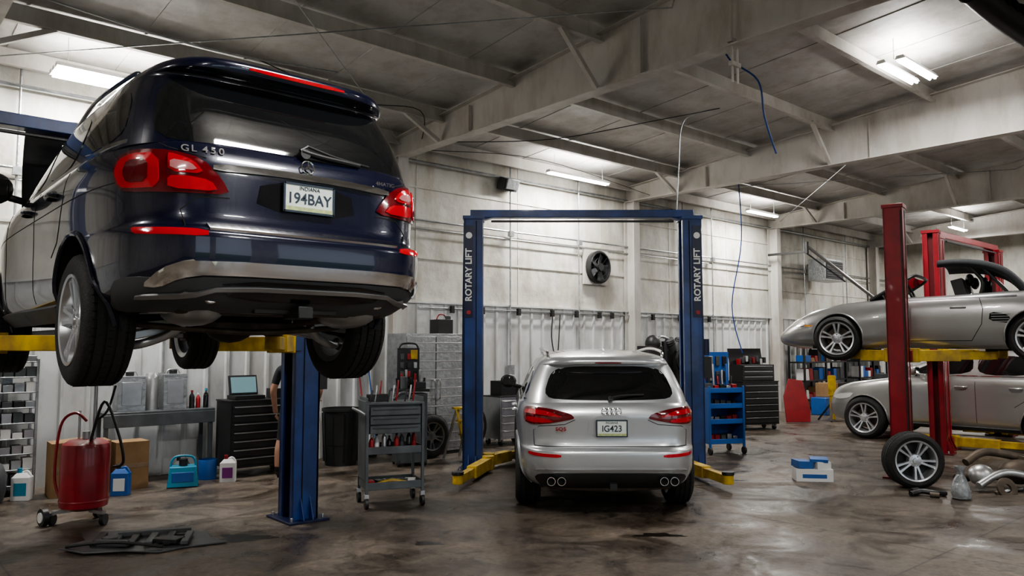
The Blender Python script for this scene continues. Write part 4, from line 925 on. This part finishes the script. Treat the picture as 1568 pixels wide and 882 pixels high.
x,y=W(4.98,9.72); wheel('loose_wheel',None,(x,y,.34),.345,.25,.24,5,rimm,side=1,rotz=-138,disc=False,z0=8)
b=MB(); b.tube([(-.7,.1,.12),(-.3,.15,.16),(.1,.0,.14),(.5,.1,.16),(.9,-.05,.12)],.06,iron,n=12); b.tube([(-.6,-.15,.08),(-.2,-.1,.22),(.3,-.2,.12),(.8,-.2,.08)],.045,alu,n=12)
b.sph((.1,.05,.2),.17,iron,(1.6,1,.9)); b.sph((-.45,0,.18),.13,alu,(1.2,1,1)); b.cyl((.5,0,.2),(.75,.15,.22),.11,iron); b.box((.3,.1,.32),(.3,.2,.1),iron,rot=(10,5,20)); b.cyl((-.1,-.25,.05),(.2,-.3,.05),.045,steel)
b.lathe([(.05,0),(.13,0),(.13,.03),(.05,.03)],iron,TR((-.35,-.28,.06),(70,10,0)),20,closed=True)
b.tube([(-.5,.2,.3),(-.2,.25,.42),(.2,.15,.36),(.5,.2,.3)],.05,iron,n=12); b.lathe([(0,0),(.09,0),(.09,.16),(0,.16)],steel,TR((.6,-.12,.3),(60,20,0)),16)
for i in range(8): b.cyl((-.5+i*.15,-.3+.05*(i%3),.02),(-.42+i*.15,-.28,.05),.02,[iron,steel,blackp][i%3],n=8)
x,y=W(6.17,9.6); b.build('exhaust_assembly',loc=(x,y,0),rotz=CAMZ+6,bevel=.005)
bagm=mk('clear_plastic_bag',(.38,.40,.42),.15,0,coat=.7,bump=1,bscale=14,var=.4,scale=12) 
b=MB(); b.lathe([(0,0),(.09,.01),(.11,.06),(.10,.12),(.06,.22),(.025,.28),(.045,.33),(.06,.37)],bagm,None,18); x,y=W(5.15,9.0)
o=b.build('plastic_parts_bag',loc=(x,y,0)); 
for v in o.data.vertices: v.co.x+=random.uniform(-.012,.012); v.co.y+=random.uniform(-.012,.012)
b=MB(); b.tube([(-.2,0,.03),(-.05,.05,.05),(.1,-.02,.04),(.22,.03,.03)],.03,blackp); b.cyl((0,-.05,.03),(.08,-.1,.03),.03,iron); b.cyl((-.15,.08,.04),(-.05,.12,.04),.04,blackp); x,y=W(4.85,9.15); b.build('hose_scrap',loc=(x,y,0),rotz=CAMZ)
# ================================================================ PERSON
def person(loc,rz):
    J={'pel':(0,0,.97,.145,.11),'sp1':(0,.01,1.12,.14,.11),'sp2':(0,.0,1.28,.16,.12),'ch':(0,-.01,1.42,.17,.11),'nk':(0,.0,1.52,.06,.06),'hd0':(0,.03,1.60,.07,.08),'hd1':(0,.03,1.69,.078,.095),'hd2':(0,.02,1.765,.06,.075),
    'shL':(-.21,0,1.44,.07,.07),'elL':(-.29,-.02,1.16,.048,.048),'wrL':(-.28,.06,.92,.030,.034),'paL':(-.275,.09,.84,.020,.038),
    'shR':(.21,0,1.44,.07,.07),'elR':(.33,.0,1.17,.048,.048),'wrR':(.27,.20,1.04,.030,.034),'paR':(.24,.27,1.01,.02,.038),
    'hpL':(-.11,0,.92,.10,.105),'knL':(-.17,.03,.50,.072,.074),'caL':(-.195,-.01,.36,.066,.068),'anL':(-.205,-.02,.10,.042,.046),'ftL':(-.21,.06,.045,.042,.04),'toL':(-.23,.17,.035,.042,.03),
    'hpR':(.11,0,.92,.10,.105),'knR':(.15,.05,.50,.068,.07),'caR':(.16,.01,.36,.062,.064),'anR':(.165,0,.10,.038,.042),'ftR':(.17,.08,.045,.042,.04),'toR':(.19,.19,.035,.042,.03)}
    E=[('pel','sp1'),('sp1','sp2'),('sp2','ch'),('ch','nk'),('nk','hd0'),('hd0','hd1'),('hd1','hd2')]
    for s in 'LR': E+=[('ch','sh'+s),('sh'+s,'el'+s),('el'+s,'wr'+s),('wr'+s,'pa'+s),('pel','hp'+s),('hp'+s,'kn'+s),('kn'+s,'ca'+s),('ca'+s,'an'+s),('an'+s,'ft'+s),('ft'+s,'to'+s)]
    def skin_mesh(J,E,root,sub=2):
        bm=bmesh.new(); L=bm.verts.layers.skin.verify(); d={}
        for k,v in J.items():
            q=bm.verts.new(v[:3]); q[L].radius=(v[3],v[4]); q[L].use_root=(k==root); d[k]=q
        for a,b_ in E: bm.edges.new((d[a],d[b_]))
        me=bpy.data.meshes.new('sk'); bm.to_mesh(me); bm.free(); o=bpy.data.objects.new('sk',me); COL.objects.link(o)
        m=o.modifiers.new('s','SKIN'); m.use_smooth_shade=True; s=o.modifiers.new('u','SUBSURF'); s.levels=sub; s.render_levels=sub
        dg=bpy.context.evaluated_depsgraph_get(); dg.update(); r=bpy.data.meshes.new_from_object(o.evaluated_get(dg)); bpy.data.objects.remove(o); return r
    P=empty('mechanic_person',(*loc,0),rz)
    me=skin_mesh(J,E,'pel'); me.materials.clear()
    for m in (cloth,skin,blackp): me.materials.append(m)
    for f in me.polygons:
        c=f.center; f.use_smooth=True
        i=0
        if c.z>1.5: i=1
        elif abs(c.x)>.22 and c.z>.7 and c.z<1.24 or (c.y>.15 and c.z>.8): i=1
        elif c.z<.50: i=1
        if c.z<.16: i=2
        f.material_index=i
    o=bpy.data.objects.new('body',me); COL.objects.link(o); o.parent=P
    for s,w,dr in (('L',Vector((-.275,.10,.82)),Vector((0,.25,-1))),('R',Vector((.235,.29,1.0)),Vector((-.2,1,-.15)))):
        dr=dr.normalized(); sd=Vector((0,1,.25)).normalized() if s=='L' else Vector((1,.2,0)).normalized(); cu=Vector((1,0,0)) if s=='L' else Vector((0,0,-1))
        J2={};E2=[]
        for i,(of,Lf) in enumerate(((-.03,.065),(-.01,.08),(.01,.075),(.03,.06))):
            a=w+sd*of
            for j,(t,c) in enumerate(((0,0),(.45,.008),(.8,.022),(1,.035))):
                q=a+dr*(Lf*t)+cu*c; J2[f'{i}{j}']=(*q,.0095-.001*j,.0095-.001*j)
                if j: E2.append((f'{i}{j-1}',f'{i}{j}'))
        a=w+sd*.03-dr*.05
        for j,(t,q2) in enumerate(((0,0),(.5,.5),(1,.8))):
            q=a+sd*(.04*q2)+dr*(.05*t)+cu*(.01*t); J2[f't{j}']=(*q,.011-.001*j,.011-.001*j)
            if j: E2.append((f't{j-1}',f't{j}'))
        for k in ('0','1','2','3','t'):
            JJ={a:b_ for a,b_ in J2.items() if a[0]==k}; EE=[e for e in E2 if e[0][0]==k]
            m2=skin_mesh(JJ,EE,k+'0',1); m2.materials.clear(); m2.materials.append(skin)
            oo=bpy.data.objects.new('finger',m2); COL.objects.link(oo); oo.parent=P
    b=MB(); b.sph((0,.015,1.71),.105,hair,(.86,1.0,.98)); b.build('hair',P)
    b=MB(); b.sph((0,.125,1.655),.016,skin,(.8,1,1.4)); 
    for q in (-1,1): b.sph((q*.032,.108,1.69),.012,white); b.sph((q*.032,.118,1.69),.006,textd); b.sph((q*.083,.02,1.67),.025,skin,(.35,.7,1.1)); b.box((q*.032,.112,1.712),(.03,.01,.006),hair)
    b.box((0,.112,1.615),(.045,.01,.008),redp); b.build('face',P)
person((4.70,9.76),-38)
# ================================================================ CAMERA / WORLD
cam=bpy.data.cameras.new('camera'); cam.lens=27.1; cam.sensor_width=36; co=bpy.data.objects.new('camera',cam); COL.objects.link(co)
co.location=(0,0,1.75); co.rotation_euler=(R(94.3),0,R(CAMZ)); bpy.context.scene.camera=co; cam.clip_end=200
w=bpy.data.worlds.new('world'); bpy.context.scene.world=w; w.use_nodes=True
bg=w.node_tree.nodes['Background']; bg.inputs['Color'].default_value=(.78,.88,1,1); bg.inputs['Strength'].default_value=1.4
sc=bpy.context.scene
sc.view_settings.view_transform='AgX'; sc.view_settings.look='AgX - Medium High Contrast'; sc.view_settings.exposure=.08
